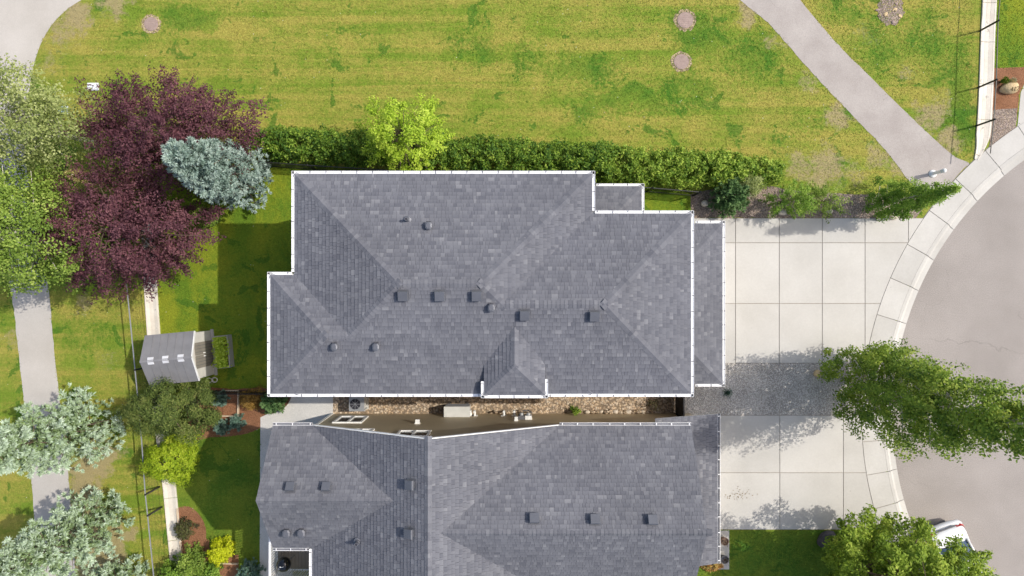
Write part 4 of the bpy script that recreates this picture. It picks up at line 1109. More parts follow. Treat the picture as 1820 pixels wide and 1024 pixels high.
st = thing('stone_slab', 'flat pale stone slab on the river rock beside the condenser', 'stone', P(636, 727)); me = blob(random.Random(4), .22, .10, .07); me.materials.append(MATS['boulder_pale']); link('slab_top', me, st)
# timber frame in the mulch bed, edging boards
fr_ = thing('raised_bed', 'pale timber raised bed set in the left mulch bed', 'raised bed', P(398, 715))
for a, c in (((396, 738.5), (424.5, 739)), ((424.5, 739), (425.5, 694)), ((396, 694), (425.5, 694))):
    a, c = P(*a), P(*c); m = MB(); m.bar(a+Vector((0, 0, .08)), c+Vector((0, 0, .08)), .045, .16); m.build('board', 'timber_pale', fr_)
sheet('soil', [(396, 694.5), (425, 694.5), (424, 738.5), (396, 738.5)], .05, 'mulch', parent=fr_)
ed_ = thing('edging_board', 'pale timber edging boards in the lower left mulch bed', 'edging', P(345, 999))
for a, c in (((340, 998.5), (424, 1001)), ((316, 903), (318, 930)), ((321, 961), (327, 1000))):
    a, c = P(*a), P(*c); m = MB(); m.bar(a+Vector((0, 0, .06)), c+Vector((0, 0, .06)), .04, .12); m.build('board', 'timber_pale', ed_)
# kettle barbecue on the deck
bq = P(502, 1006, DZ+.85)
kb = thing('kettle_barbecue', 'round black kettle barbecue on the white-railed deck', 'barbecue', (bq.x, bq.y, DZ))
m = MB(); m.lathe((0, 0, 0), [(.05, .42), (.16, .45), (.25, .54), (.28, .66), (.285, .70)], 28); m.build('bowl', 'enamel_black', kb, False, True)
m = MB(); m.lathe((0, 0, 0), [(.29, .70), (.285, .74), (.25, .83), (.17, .90), (.07, .93), (.01, .935)], 28); ld = m.build('lid', 'enamel_black', kb, False, True)
m = MB(); m.tube([(-.07, 0, .93), (-.06, 0, .99), (.06, 0, .99), (.07, 0, .93)], [.015]*4, 8); m.build('handle', 'plastic_white', ld, False)
m = MB(); m.lathe((-.12, -.10, .895), [(.03, 0), (.03, .012)], 12); m.build('damper', 'rim', ld, False)
for k in range(3):
    a = 2.1*k+.5; m = MB(); m.tube([(.16*math.cos(a), .16*math.sin(a), .5), (.27*math.cos(a), .27*math.sin(a), 0)], [.014, .014], 8); m.build('leg', 'rim', kb, False)
# pots by the lower front door
for k, (px, py, mt, lb) in enumerate(((1284.5, 958, 'pot_brown', 'brown pot with bare twigs on the lower front walk'), (1284.5, 990, 'pot_grey', 'dark pot with a plant beside the lower house gutter'))):
    t = thing('plant_pot', lb, 'pot', P(px, py), 'pots on the front walk')
    m = MB(); m.lathe((0, 0, 0), [(.11, 0), (.16, .3), (.18, .3), (.18, .34), (.15, .34), (.14, .28)], 16); m.build('pot', mt, t, False)
    m = MB(); rr = random.Random(k)
    for j in range(26):
        a = rr.uniform(0, 6.3); m.tube([(0, 0, .28), (.10*math.cos(a), .10*math.sin(a), .45), (.2*math.cos(a), .2*math.sin(a), .5+rr.uniform(-.05, .1))], [.008, .006, .003], 4)
    m.build('plant', 'bark_brown', t, False)

# ------------------------------------------------------------------ parked car
def make_car():
    C_ = thing('parked_car', 'white sedan parked at the kerb behind the lower right tree', 'car')
    # x forward from the rear bumper, half widths and heights of the body stations
    ST = [(0.0, .60, .42, .66), (.04, .78, .34, .80), (.14, .86, .28, .93), (.35, .90, .22, 1.00), (.8, .915, .20, 1.02), (1.4, .92, .19, .98), (2.4, .92, .19, .95), (3.2, .915, .19, .94), (3.9, .90, .20, .90), (4.3, .85, .24, .82), (4.52, .74, .30, .70), (4.6, .55, .38, .60)]
    m = MB(); vv = []; ff = []; n = 20
    for x, w, z0, z1 in ST:
        for k in range(n):
            a = 2*math.pi*k/n; e = .42
            cx = math.copysign(abs(math.cos(a))**e, math.cos(a)); cz = math.copysign(abs(math.sin(a))**e, math.sin(a))
            tum = 1-.07*max(0, cz)
            vv.append((x, w*cx*tum, (z0+z1)/2+(z1-z0)/2*cz))
    for i in range(len(ST)-1):
        for k in range(n): ff.append((i*n+k, i*n+(k+1) % n, (i+1)*n+(k+1) % n, (i+1)*n+k))
    ff += [tuple(range(n)), tuple(range((len(ST)-1)*n, len(ST)*n))]
    m.add(vv, ff); body = fixn(m.build('body', 'car_white', C_, False, True))
    # cabin glass and roof
    def shell(name, mat, rows, par, thick=0):
        m = MB(); vv = []; k = len(rows[0])
        for r in rows: vv += r
        f = []
        for i in range(len(rows)-1):
            for j in range(k-1): f.append((i*k+j, i*k+j+1, (i+1)*k+j+1, (i+1)*k+j))
        m.add(vv, f); return fixn(m.build(name, mat, par, False, True))
    cab = [(.62, .66, .99), (.95, .64, 1.24), (1.35, .60, 1.40), (1.9, .585, 1.455), (2.4, .59, 1.44), (2.75, .61, 1.36), (3.15, .66, 1.16), (3.5, .70, .95)]
    rows = []
    for x, w, z in cab:
        zb = .94
        rows.append([(x, -w-.14*(z > 1.0), zb), (x, -w-.06, zb+(z-zb)*.55), (x, -w, z-.03), (x, -w*.6, z), (x, 0, z+.012), (x, w*.6, z), (x, w, z-.03), (x, w+.06, zb+(z-zb)*.55), (x, w+.14*(z > 1.0), zb)])
    shell('window_glass', 'car_glass', rows, C_)
    rr = []
    for x, w, z in ((1.28, .60, 1.392), (1.4, .60, 1.418), (1.9, .60, 1.465), (2.4, .60, 1.45), (2.62, .60, 1.40)):
        rr.append([(x, -w-.02, z-.05), (x, -w+.06, z+.004), (x, -w*.5, z+.022), (x, 0, z+.03), (x, w*.5, z+.022), (x, w-.06, z+.004), (x, w+.02, z-.05)])
    shell('roof', 'car_white', rr, C_)
    for s in (-1, 1):
        m = MB(); m.tube([(.60, s*.70, 1.0), (.95, s*.66, 1.245), (1.32, s*.62, 1.385), (1.9, s*.61, 1.44), (2.5, s*.62, 1.40), (3.1, s*.68, 1.18), (3.5, s*.76, .96)], [.04, .05, .045, .035, .035, .04, .05], 8); m.build('pillar', 'car_white', C_, False, True)
        m = MB(); m.tube([(1.9, s*.62, 1.42), (1.95, s*.78, .98)], [.035, .04], 6); m.build('pillar', 'car_white', C_, False)
        m = MB(); m.add([(.12, s*.885, .70), (.05, s*.79, .70), (.02, s*.52, .74), (.05, s*.52, .87), (.09, s*.80, .86), (.28, s*.89, .86), (.26, s*.91, .74)], [(0, 1, 4, 5, 6), (1, 2, 3, 4)]); m.build('tail_light', 'lamp_red', C_, False)
        me_ = MB(); me_.tube([(2.85, s*.88, 1.0), (2.83, s*1.0, 1.03), (2.83, s*1.12, 1.03)], [.03, .085, .06], 10); me_.build('mirror', 'car_white', C_, False, True)
        for x in (.85, 3.7):
            m = MB(); m.tube([(x, s*.72, .32), (x, s*.925, .32)], [.32, .32], 24); w_ = m.build('wheel', 'tyre', C_, False)
            m = MB(); m.tube([(x, s*.926, .32), (x, s*.935, .32)], [.22, .2], 20); m.build('rim', 'rim', w_, False)
    m = MB(); m.bar((.012, -.50, .80), (.012, .50, .80), .05, .05); m.build('light_strip', 'pot_grey', C_, False)
    m = MB()
    pts = [(.16, -.87, .55), (.03, -.76, .56), (-.03, -.4, .57), (-.045, 0, .57), (-.03, .4, .57), (.03, .76, .56), (.16, .87, .55)]
    m.tube(pts, [.10, .12, .13, .13, .13, .12, .10], 10); m.build('bumper', 'car_silver', C_, False, True)
    m = MB(); m.bar((-.10, -.35, .36), (-.10, .35, .36), .1, .1); m.build('diffuser', 'pot_grey', C_, False)
    return C_
car = make_car(); car.location = P(1661, 931.5)+Vector((0, 0, -.10)); car.rotation_euler.z = math.atan2(-.937, .35)

# ------------------------------------------------------------------ trees and plants
def leaf_mesh(name, C, D, N, L, Wd, tone, mat, fold=.25):
    "one folded leaf (two triangles) per row"
    n = len(C)
    D = D/np.linalg.norm(D, axis=1, keepdims=True)
    S = np.cross(D, N); S /= (np.linalg.norm(S, axis=1, keepdims=True)+1e-9); N2 = np.cross(S, D)
    L = np.broadcast_to(np.asarray(L), (n,))[:, None]; Wd = np.broadcast_to(np.asarray(Wd), (n,))[:, None]
    v = np.empty((n, 4, 3), np.float32)
    v[:, 0] = C-D*L/2; v[:, 1] = C+S*Wd/2+N2*Wd*fold; v[:, 2] = C+D*L/2; v[:, 3] = C-S*Wd/2+N2*Wd*fold
    me = bpy.data.meshes.new(name); me.vertices.add(n*4); me.vertices.foreach_set('co', v.ravel())
    idx = np.arange(n*4, dtype=np.int32).reshape(n, 4); tri = np.concatenate([idx[:, [0, 1, 2]], idx[:, [0, 2, 3]]], 1).reshape(-1)
    me.loops.add(n*6); me.loops.foreach_set('vertex_index', tri)
    me.polygons.add(n*2); me.polygons.foreach_set('loop_start', np.arange(0, n*6, 3, dtype=np.int32)); me.polygons.foreach_set('loop_total', np.full(n*2, 3, np.int32))
    me.update(calc_edges=True); me.materials.append(MATS[mat])
    a = me.attributes.new('tone', 'FLOAT', 'POINT'); a.data.foreach_set('value', np.repeat(np.clip(tone, 0, 1), 4).astype(np.float32))
    return me
def unit(v): return v/(np.linalg.norm(v, axis=1, keepdims=True)+1e-9)
PROF = {
    'round': lambda f: np.sqrt(np.clip(1-(2*f-.85)**2/1.35, .02, 1)),
    'dome': lambda f: np.sqrt(np.clip(1-f**2.2, .02, 1)),
    'column': lambda f: np.clip(np.minimum(1, .85+f*1.5)*(1-f**1.05)**.8+.04, .05, 1),
    'vase': lambda f: np.clip(.55+f*.8, 0, 1)*np.sqrt(np.clip(1-np.clip(f-.55, 0, 1)**2/.22, .03, 1)),
}
def broadleaf(name, label, cat, px, py, h, z0, rx, ry, mat, clumps, per, cr, leaf, prof='round', seed=0, bark='bark_brown', trunk=.12, group=None, hole=.0, limbs=36, lean=(0, 0), up=.7, shell=.45, flat=.7, spike=0.0, rise=0.0):
    r = np.random.default_rng(seed); T = thing(name, label, cat, P(px, py), group)
    pf = PROF[prof]
    f = r.random(clumps*3); f = f[r.random(len(f)) < pf(f)][:clumps]; n = len(f)
    a = r.random(n)*2*np.pi
    lob = 1+.16*np.sin(3*a+seed)+.12*np.sin(5*a+f*9+seed*2)+.10*np.sin(8*a-f*7)
    q = r.random(n)**shell
    R = pf(f)*q*lob
    c = np.stack([R*np.cos(a)*rx+lean[0]*f, R*np.sin(a)*ry+lean[1]*f, z0+(h-z0)*f], 1)
    out = np.stack([np.cos(a)*q, np.sin(a)*q, (f-.3)*1.0], 1)
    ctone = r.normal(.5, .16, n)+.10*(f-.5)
    cs = cr*r.uniform(.65, 1.35, n)
    idx = np.repeat(np.arange(n), per); m = len(idx)
    g = r.normal(0, 1, (m, 3)); g = unit(g)*(r.random((m, 1))**.5)*np.array([1, 1, flat])
    C = c[idx]+g*cs[idx][:, None]
    if spike or rise:
        od = unit(out*np.array([1, 1, .6]))[idx]; k_ = r.random((m, 1))**2*cs[idx][:, None]; C = C*1.0+od*k_*spike+np.array([0, 0, 1.0])*k_*rise-g*k_*.55
    N = unit(out[idx]*.45+np.array([0, 0, up])+g*.5+r.normal(0, .42, (m, 3)))
    D = unit(np.cross(N, r.normal(0, 1, (m, 3)))+g*.3)
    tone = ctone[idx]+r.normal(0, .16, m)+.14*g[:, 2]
    C[:, 2] = np.maximum(C[:, 2], .05)
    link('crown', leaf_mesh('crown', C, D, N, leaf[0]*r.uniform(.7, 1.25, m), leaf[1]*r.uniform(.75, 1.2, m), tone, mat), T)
    b = MB(); rr = random.Random(seed); top = z0+(h-z0)*.8
    k = 6; b.tube([(lean[0]*(i/k)*.8+rr.uniform(-.05, .05)*(i > 0), lean[1]*(i/k)*.8+rr.uniform(-.05, .05)*(i > 0), top*i/k) for i in range(k+1)], [trunk*(1-.8*i/k)+(.05 if i == 0 else 0) for i in range(k+1)], 9)
    tr = b.build('trunk', bark, T, False, True)
    b = MB(); pick = r.permutation(n)[:limbs]
    for i in pick:
        zt = max(z0*.5, min(top*.95, c[i, 2]-.5*np.hypot(c[i, 0], c[i, 1])-.1)); fr = zt/top
        s = Vector((lean[0]*fr*.8, lean[1]*fr*.8, zt)); e = Vector(c[i]); md = (s+e)/2+Vector((rr.uniform(-.1, .1), rr.uniform(-.1, .1), .12))
        w = trunk*(.42-.25*fr); b.tube([s, md, e], [w, w*.65, w*.22], 5)
    if limbs: b.build('limbs', bark, tr, False, True)
    return T
def conifer(name, label, px, py, h, R, mat, seed=0, branches=110, tufts=15, sprays=9, power=.75, z0=.15, droop=.12, spray=(.17, .035), cat='tree', group=None, bark='bark_brown', trunk=.11):
    r = np.random.default_rng(seed); T = thing(name, label, cat, P(px, py), group)
    u = ((np.arange(branches)+.5)/branches)**.85; az = np.arange(branches)*2.39996+r.normal(0, .25, branches)
    L = R*np.clip(1-u, .03, 1)**power*np.clip(.72+u*2.2, 0, 1)*r.uniform(.78, 1.1, branches)
    zb = z0+(h-z0)*u
    bi = np.repeat(np.arange(branches), tufts); t = r.random(len(bi))**.6
    d = np.stack([np.cos(az), np.sin(az), np.zeros(branches)], 1); sd = np.stack([-np.sin(az), np.cos(az), np.zeros(branches)], 1)
    lat = r.normal(0, 1, len(bi))*(.30*L[bi])*(1-t*.55)*.55
    steep = np.clip((u[bi]-.5)*1.4, 0, .9)
    C0 = d[bi]*(L[bi]*t)[:, None]+sd[bi]*lat[:, None]
    C0[:, 2] = zb[bi]+L[bi]*(-droop*np.sin(t*3.0)+.10*t*t+steep*t)-np.abs(lat)*.15+r.normal(0, .03, len(bi))
    tdir = unit(d[bi]*1.0+sd[bi]*(lat/(np.abs(lat)+.12))[:, None]*.8+np.array([0, 0, .12])+steep[:, None]*np.array([0, 0, .8]))
    si = np.repeat(np.arange(len(C0)), sprays); m = len(si)
    D = unit(tdir[si]+r.normal(0, .55, (m, 3))+np.array([0, 0, .15]))
    LL = spray[0]*r.uniform(.7, 1.3, m)
    C = C0[si]+D*(LL*.4)[:, None]
    N = unit(np.array([0, 0, 1.0])+r.normal(0, .5, (m, 3)))
    bt = r.normal(0, .09, branches)
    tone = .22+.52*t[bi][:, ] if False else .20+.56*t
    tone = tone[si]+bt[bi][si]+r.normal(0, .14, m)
    C[:, 2] = np.maximum(C[:, 2], .04)
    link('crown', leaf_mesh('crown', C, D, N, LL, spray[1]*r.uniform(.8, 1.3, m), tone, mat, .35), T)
    b = MB(); b.tube([(0, 0, 0), (0, 0, h*.5), (0, 0, h*.98)], [trunk, trunk*.55, .015], 8); tr = b.build('trunk', bark, T, False, True)
    b = MB()
    for i in range(0, branches, 2):
        e = d[i]*L[i]*.9; b.tube([(0, 0, zb[i]), (e[0]*.5, e[1]*.5, zb[i]-L[i]*droop*.8), (e[0], e[1], zb[i]-L[i]*droop*.4+steep[i*tufts]*L[i])], [.022, .016, .006], 4)
    b.build('branches', bark, tr, False)
    return T
GT = 'trees round the gardens'
# purple-leaved trees
broadleaf('purple_tree', 'dark purple leaved tree, upper of the two, below the white utility lid', 'tree', 360, 264, 5.9, 1.0, 2.85, 1.9, 'leaf_purple', 300, 96, .34, (.115, .055), 'round', 1, group='purple trees', trunk=.14, spike=2.3, shell=.45)
broadleaf('purple_tree', 'dark purple leaved tree, lower of the two, over the concrete gutter', 'tree', 287, 422, 5.6, .9, 2.75, 2.15, 'leaf_purple', 310, 96, .34, (.115, .055), 'round', 2, group='purple trees', trunk=.14, spike=2.3, shell=.45)
# blue spruces
conifer('blue_spruce', 'blue spruce between the purple trees and the middle house', 444, 327, 7.0, 1.55, 'needle_blue', 3, 150, 14, 14, .45, spray=(.18, .042), group='blue spruces')
conifer('blue_spruce', 'silvery spruce at the left edge, above the lower spruces', 175, 748, 7.8, 1.95, 'needle_silver', 4, 150, 11, 20, .6, spray=(.19, .045), group='blue spruces')
conifer('blue_spruce', 'silvery spruce at the left edge, second from the bottom', 192, 915, 7.6, 1.85, 'needle_silver', 5, 150, 11, 20, .6, spray=(.19, .045), group='blue spruces')
conifer('blue_spruce', 'silvery spruce cut by the bottom edge near the left corner', 232, 1012, 4.2, 1.15, 'needle_silver', 6, 80, 10, 18, .6, spray=(.18, .045), group='blue spruces')
conifer('young_spruce', 'small yellowish young spruce left of the lower purple tree', 205, 330, 3.4, .55, 'needle_yellow', 7, 40, 9, 7, .7, spray=(.16, .03), bark='bark_pale', trunk=.05)
# aspens on the left
broadleaf('aspen_tree', 'pale sparse aspen with white limbs at the upper left edge', 'tree', 172, 258, 8.2, 2.6, 2.25, 1.95, 'leaf_pale', 420, 34, .42, (.10, .075), 'round', 8, 'bark_pale', .13, 'aspens at the left edge', limbs=60)
broadleaf('aspen_tree', 'bright green aspen at the left edge beside the lower purple tree', 'tree', 160, 428, 8.0, 1.8, 2.35, 2.45, 'leaf_aspen', 620, 44, .42, (.10, .075), 'round', 9, 'bark_pale', .14, 'aspens at the left edge', limbs=60)
# olive pine, lime shrubs
broadleaf('pine_tree', 'bushy olive green pine below the garden shed', 'tree', 336, 717, 3.7, .4, 1.95, 1.12, 'needle_olive', 85, 240, .36, (.13, .03), 'dome', 10, trunk=.11, limbs=30, shell=.22, flat=.75)
broadleaf('round_shrub', 'rounded lime green shrub below the olive pine', 'shrub', 322, 808, 2.3, .1, 1.05, 1.02, 'leaf_lime', 330, 44, .2, (.10, .035), 'dome', 11, trunk=.06, limbs=10, shell=.3)
broadleaf('golden_tree', 'yellow green tree growing out of the hedge above the middle house', 'tree', 735, 268, 5.0, .8, 1.6, 1.42, 'leaf_locust', 170, 76, .27, (.12, .055), 'round', 12, trunk=.09, limbs=70, spike=1.1)
# right side
broadleaf('poplar_tree', 'tall narrow green poplar leaning over the kerb in the picture', 'tree', 1509, 674, 13.0, .8, 1.88, 1.88, 'leaf_poplar', 390, 112, .35, (.10, .07), 'column', 13, trunk=.17, bark='bark_pale', limbs=150, up=.5, spike=.8, rise=2.8)
broadleaf('round_tree', 'bushy green tree at the bottom right partly hiding the car', 'tree', 1533, 985, 6.8, 1.0, 2.9, 2.5, 'leaf_maple', 470, 104, .37, (.15, .065), 'round', 14, trunk=.15, limbs=60, spike=1.0)
broadleaf('narrow_tree', 'young narrow columnar tree at the upper corner of the driveway', 'tree', 1556, 366, 5.6, .3, .92, .85, 'leaf_green', 170, 80, .23, (.08, .05), 'column', 15, trunk=.06, bark='bark_pale', limbs=30, up=.5, rise=2.0)
broadleaf('bushy_shrub', 'green bushy shrub over the long pale boulder by the driveway', 'shrub', 1385, 361, 2.4, .1, .85, .5, 'leaf_green', 60, 80, .16, (.075, .04), 'dome', 16, trunk=.04, limbs=14, spike=2.6)
broadleaf('bushy_shrub', 'pale green shrub just left of the narrow driveway tree', 'shrub', 1449, 361, 2.1, .1, .75, .48, 'leaf_aspen', 46, 60, .16, (.075, .04), 'dome', 17, trunk=.04, limbs=14, spike=2.8)
conifer('pine_shrub', 'dark green pine shrub right of the hedge fence end', 1288, 353, 1.5, .95, 'needle_green', 18, 60, 14, 9, .35, spray=(.15, .035), cat='shrub', trunk=.05)
broadleaf('silver_shrub', 'pale silvery shrub behind the dark pine shrub', 'shrub', 1322, 335, 1.6, .1, .6, .5, 'leaf_pale', 110, 32, .17, (.09, .035), 'dome', 19, trunk=.04, limbs=8)
broadleaf('leafy_shrub', 'small bright green shrub between the lower purple tree and the spruce', 'shrub', 372, 388, 1.9, .2, .5, .55, 'leaf_aspen', 90, 36, .17, (.09, .06), 'dome', 20, trunk=.04, limbs=8)
# hedge
def hedge():
    r = np.random.default_rng(31); T = thing('hedge', 'long dense green hedge along the fence above the middle house', 'hedge', P(910, 292))
    base = P(910, 292); n = 2300
    t = r.random(n); px = 455+t*925; cy = np.interp(px, [455, 700, 1000, 1250, 1380], [258, 273, 291, 306, 310]); hw = np.interp(px, [455, 520, 1000, 1300, 1380], [.55, .72, .86, .8, .45])
    hh = np.interp(px, [455, 520, 900, 1250, 1380], [1.2, 1.45, 1.6, 1.45, .9])*(1+.10*np.sin(px*.05)+.07*np.sin(px*.13+1))
    a = r.random(n)*np.pi; q = r.random(n)**.35
    ox = (px-910)/PPM+r.normal(0, .05, n); oy = (512-cy)/PPM+np.cos(a)*hw*q*(1+.12*np.sin(px*.09)); oz = .15+np.sin(a)**.6*q*(hh-.2)
    c = np.stack([ox-base.x, oy-base.y, oz], 1); per = 24
    idx = np.repeat(np.arange(n), per); m = len(idx); g = unit(r.normal(0, 1, (m, 3)))*(r.random((m, 1))**.5)
    C = c[idx]+g*.19; C[:, 2] = np.maximum(C[:, 2], .03)
    out = np.stack([np.zeros(n), np.cos(a), np.sin(a)], 1)
    N = unit(out[idx]*.5+np.array([0, 0, .5])+r.normal(0, .5, (m, 3))); D = unit(np.cross(N, r.normal(0, 1, (m, 3)))+np.array([0, 0, .35]))
    yel = np.clip((px-1050)/300, 0, .28)
    tone = r.normal(.42, .16, n)[idx]+r.normal(0, .18, m)+yel[idx]
    link('foliage', leaf_mesh('foliage', C, D, N, .13*r.uniform(.7, 1.3, m), .055*r.uniform(.8, 1.3, m), tone, 'leaf_hedge'), T)
    b = MB(); rr = random.Random(3)
    for k in range(60):
        x = 460+k*15.3; y = np.interp(x, [455, 700, 1000, 1250, 1380], [258, 273, 291, 306, 310]); p = P(x, y)-base
        for j in range(3): b.tube([(p.x, p.y, 0), (p.x+rr.uniform(-.25, .25), p.y+rr.uniform(-.3, .3), rr.uniform(.6, 1.1))], [.025, .008], 5)
    b.build('stems', 'bark_brown', T, False)
hedge()
# bed plants
conifer('dwarf_spruce', 'teal dwarf spruce in the mulch bed, nearer to the olive pine', 401, 757, .8, .42, 'needle_teal', 40, 34, 8, 8, .6, spray=(.1, .03), cat='shrub', group='dwarf spruces', trunk=.03)
conifer('dwarf_spruce', 'teal dwarf spruce in the mulch bed, below the timber raised bed', 427, 748, .75, .42, 'needle_teal', 41, 34, 8, 8, .6, spray=(.1, .03), cat='shrub', group='dwarf spruces', trunk=.03)
conifer('juniper', 'dark spreading juniper at the corner of the middle house', 492, 711, .9, .62, 'needle_green', 42, 46, 12, 8, .35, spray=(.13, .035), cat='shrub', trunk=.03)
conifer('juniper', 'dark teal shrub against the pine beside the timber raised bed', 398, 706, .9, .4, 'needle_teal', 48, 36, 9, 8, .5, spray=(.12, .03), cat='shrub', trunk=.03)
broadleaf('ochre_shrub', 'golden brown shrub in the mulch bed beside the timber raised bed', 'shrub', 452, 706, .9, .05, .52, .48, 'leaf_ochre', 90, 30, .14, (.09, .035), 'dome', 43, trunk=.03, limbs=6)
broadleaf('golden_shrub', 'vivid yellow shrub in the lower left mulch bed', 'shrub', 400, 973, 1.2, .05, .5, .52, 'leaf_gold', 120, 34, .14, (.085, .05), 'dome', 44, trunk=.03, limbs=6)
broadleaf('dark_shrub', 'small dark reddish shrub beside the left concrete gutter', 'shrub', 334, 937, .8, .05, .42, .38, 'leaf_darkred', 70, 26, .14, (.09, .05), 'dome', 45, trunk=.03, limbs=6)
broadleaf('leafy_shrub', 'light green shrub over the lower end of the left concrete gutter', 'shrub', 352, 988, 1.6, .1, .55, .6, 'leaf_aspen', 90, 32, .17, (.1, .06), 'dome', 46, trunk=.03, limbs=6)
broadleaf('leafy_shrub', 'green leafy shrub at the bottom edge beside the fence', 'shrub', 322, 1008, 1.5, .1, .6, .5, 'leaf_green', 90, 32, .17, (.1, .06), 'dome', 47, trunk=.03, limbs=6)
broadleaf('leafy_shrub', 'green leafy shrub at the bottom edge under the vivid yellow shrub', 'shrub', 380, 1012, 1.2, .1, .6, .45, 'leaf_green', 90, 32, .17, (.1, .05), 'dome', 49, trunk=.03, limbs=6)
conifer('dwarf_spruce', 'blue green dwarf spruce at the bottom edge beside the walkway', 450, 1012, 1.1, .75, 'needle_teal', 50, 46, 10, 8, .5, spray=(.12, .03), cat='shrub', group='dwarf spruces', trunk=.03)
broadleaf('bare_shrub', 'thin twiggy shrub on the river rock near the side gate', 'shrub', 1156, 716, .8, .1, .4, .3, 'leaf_darkred', 16, 8, .16, (.06, .03), 'dome', 51, trunk=.02, limbs=16)
broadleaf('dark_shrub', 'small dark green plant on the river rock by the brown wall', 'shrub', 1022, 728, .6, .05, .22, .16, 'leaf_hedge', 22, 20, .1, (.08, .04), 'dome', 52, trunk=.02, limbs=4)
def grass_clump(name, label, px, py, R, h, mat, n, seed, bend=(0, 0)):
    r = np.random.default_rng(seed); T = thing(name, label, 'grass clump', P(px, py))
    a = r.random(n)*2*np.pi; q = r.random(n)**.6
    tip = np.stack([np.cos(a)*R*q+bend[0], np.sin(a)*R*q+bend[1], h*(1.05-.5*q)], 1); root = tip*np.array([.18, .18, 0])
    md = (tip+root)/2+np.array([0, 0, h*.22]); 
    C = np.concatenate([(root+md)/2, (md+tip)/2]); D = np.concatenate([md-root, tip-md]); L = np.linalg.norm(D, axis=1)*1.08
    N = unit(np.cross(D, r.normal(0, 1, D.shape))); tone = np.clip(np.concatenate([r.normal(.4, .2, n)]*2), 0, 1)
    link('blades', leaf_mesh('blades', C, D, N, L, .018, tone, mat), T)
grass_clump('ornamental_grass', 'grey green grass clump on the gravel in front of the middle house', 1291, 698, .26, .3, 'needle_teal', 160, 60)
grass_clump('ornamental_grass', 'green grass clump with dry tips beside the numbered boulder', 1777, 146, .22, .5, 'blade', 170, 61, (.05, 0))
grass_clump('ornamental_grass', 'dry pale grass clump right behind the numbered boulder', 1789, 147, .2, .45, 'dry_blade', 140, 62, (.14, .0))
broadleaf('flower_patch', 'orange flowering plants by the lower front walk', 'flowers', 1262, 1004, .35, .03, .5, .18, 'bloom_orange', 60, 26, .09, (.06, .05), 'dome', 63, trunk=.01, limbs=4)
r = np.random.default_rng(64); T = thing('planter_plants', 'bright green seedlings growing in the trough by the shed', 'plants', base+sv(wid*.5, .55, .38))
n = 1700; uu = r.uniform(-.66, .66, n); ff_ = r.normal(-.02, .13, n); zz = r.uniform(0, .42, n)*(1-np.abs(ff_)*1.2)
C = np.outer(uu, np.array(U))+np.outer(ff_, np.array(Fw)); C[:, 2] = zz+.02
N = unit(np.array([0, 0, .8])+r.normal(0, .5, (n, 3))); D = unit(np.cross(N, r.normal(0, 1, (n, 3))))
link('leaves', leaf_mesh('leaves', C, D, N, .11, .065, r.normal(.6, .22, n), 'leaf_locust'), T)
b = MB(); rr = random.Random(2)
for k in range(12):
    p = U*rr.uniform(-.62, .62)+Fw*rr.uniform(-.15, .15); b.tube([p, p+Vector((0, 0, .25))], [.008, .004], 5)
b.build('stems', 'bark_brown', T, False)
# ring of stones and dry stems where a young tree stood
t = thing('stone_ring', 'worn ring of stones and bark in the upper right grass', 'stones', P(1583, 18))
m = MB(); n = 36; rr = random.Random(8)
m.add([((.62+rr.uniform(-.08, .08))*math.cos(2*math.pi*k/n)*.95, (.62+rr.uniform(-.08, .08))*math.sin(2*math.pi*k/n)*1.1, .012) for k in range(n)], [tuple(range(n))]); m.build('bark_patch', 'bed_gravel', t, False)
for k in range(9):
    me = blob(rr, rr.uniform(.05, .12), rr.uniform(.05, .1), .035, 1); me.materials.append(MATS[('bare_soil', 'iron_lid', 'boulder_tan')[k % 3]])
    a = rr.uniform(0, 6.3); q = rr.uniform(.15, .6); o = link('stone', me, t, (q*math.cos(a), q*math.sin(a)*1.1, .01)); o.rotation_euler.z = rr.uniform(0, 6)

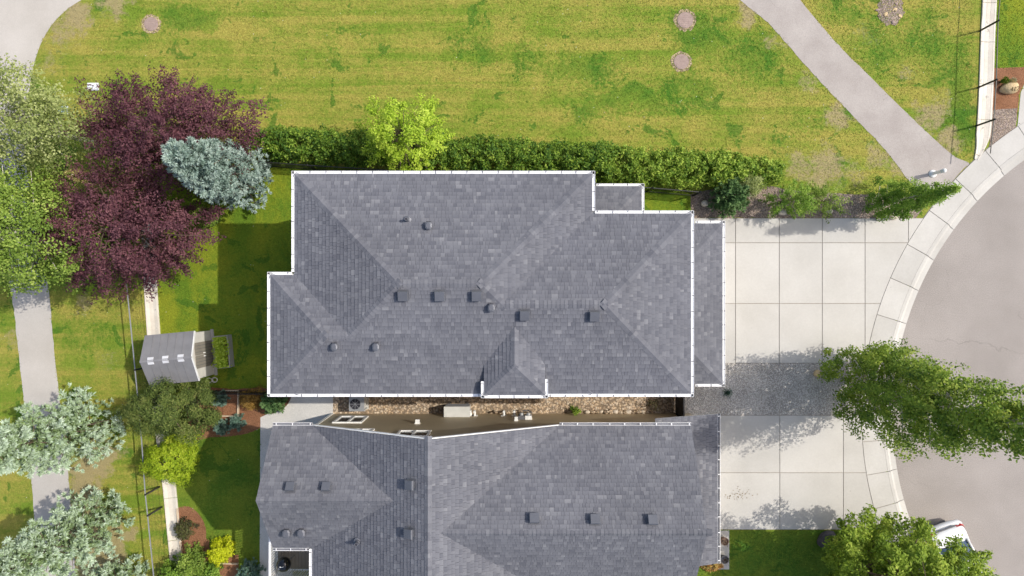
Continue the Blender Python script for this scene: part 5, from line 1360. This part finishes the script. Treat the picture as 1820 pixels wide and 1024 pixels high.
# ------------------------------------------------------------------ mown grass: short blades over every lawn in view
def inside(X, Y, poly):
    r_ = np.zeros(len(X), bool); n = len(poly); j = n-1
    for i in range(n):
        xi, yi = poly[i]; xj, yj = poly[j]
        if yi != yj: r_ ^= ((yi > Y) != (yj > Y)) & (X < (xj-xi)*(Y-yi)/(yj-yi)+xi)
        j = i
    return r_
r = np.random.default_rng(90); n = 200000
X = r.uniform(-60, 1880, n); Y = r.uniform(-40, 1064, n)
own = np.zeros(n, int); names = ['park_grass', 'yard_grass', 'lush_grass']
for poly, mt in SHEETS: own[inside(X, Y, poly)] = names.index(mt) if mt in names else -1
own[np.hypot(X-2148.4, Y-740) < 622] = -1
own[(X > 1225) & (Y > 386) & (Y < 648) & (X < 1640)] = -1; own[(X > 1225) & (Y > 735) & (Y < 943) & (X < 1640)] = -1
own[(X > 570) & (X < 1190) & (Y > 352) & (Y < 670)] = -1; own[(X > 590) & (X < 1240) & (Y > 640)] = -1
own[(X > 1732) & (X < 1768) & (Y < 265)] = -1
sw = np.interp(Y, [380, 450, 520, 580, 680, 780, 860, 920, 990, 1080], [262, 266, 269, 273, 280, 290, 301, 307, 314, 324]); own[(np.abs(X-sw) < 13) & (Y > 370)] = -1
X += r.normal(0, 1.5, n); Y += r.normal(0, 1.5, n)          # tufts lean over the edges of paths and beds
for i, mt in enumerate(names):
    k = own == i; m = int(k.sum()); C = np.stack([(X[k]-910)/PPM, (512-Y[k])/PPM, np.full(m, .014)], 1)
    D = unit(r.normal(0, 1, (m, 3))*np.array([1, 1, .16])); N = unit(np.array([0, 0, 1.0])+r.normal(0, .22, (m, 3)))
    o = link('grass', leaf_mesh('grass', C, D, N, r.uniform(.05, .11, m), r.uniform(.014, .03, m), np.full(m, .5), mt), None)
    tag(o, ('short yellow and green park grass', 'mown grass of the middle house garden', 'deep green grass of the lower house garden')[i], 'grass', kind='stuff')
# dry leaves blown onto the lower driveway
n = 46; X = r.normal(1312, 13, n); Y = r.normal(880, 7, n); C = np.stack([(X-910)/PPM, (512-Y)/PPM, np.full(n, .045)], 1)
N = unit(np.array([0, 0, 1.0])+r.normal(0, .3, (n, 3))); D = unit(np.cross(N, r.normal(0, 1, (n, 3))))
tag(link('fallen_leaves', leaf_mesh('fallen_leaves', C, D, N, r.uniform(.03, .075, n), .03, r.random(n)*.3, 'leaf_ochre')), 'scattered dry leaves on the lower driveway', 'leaves', kind='stuff')
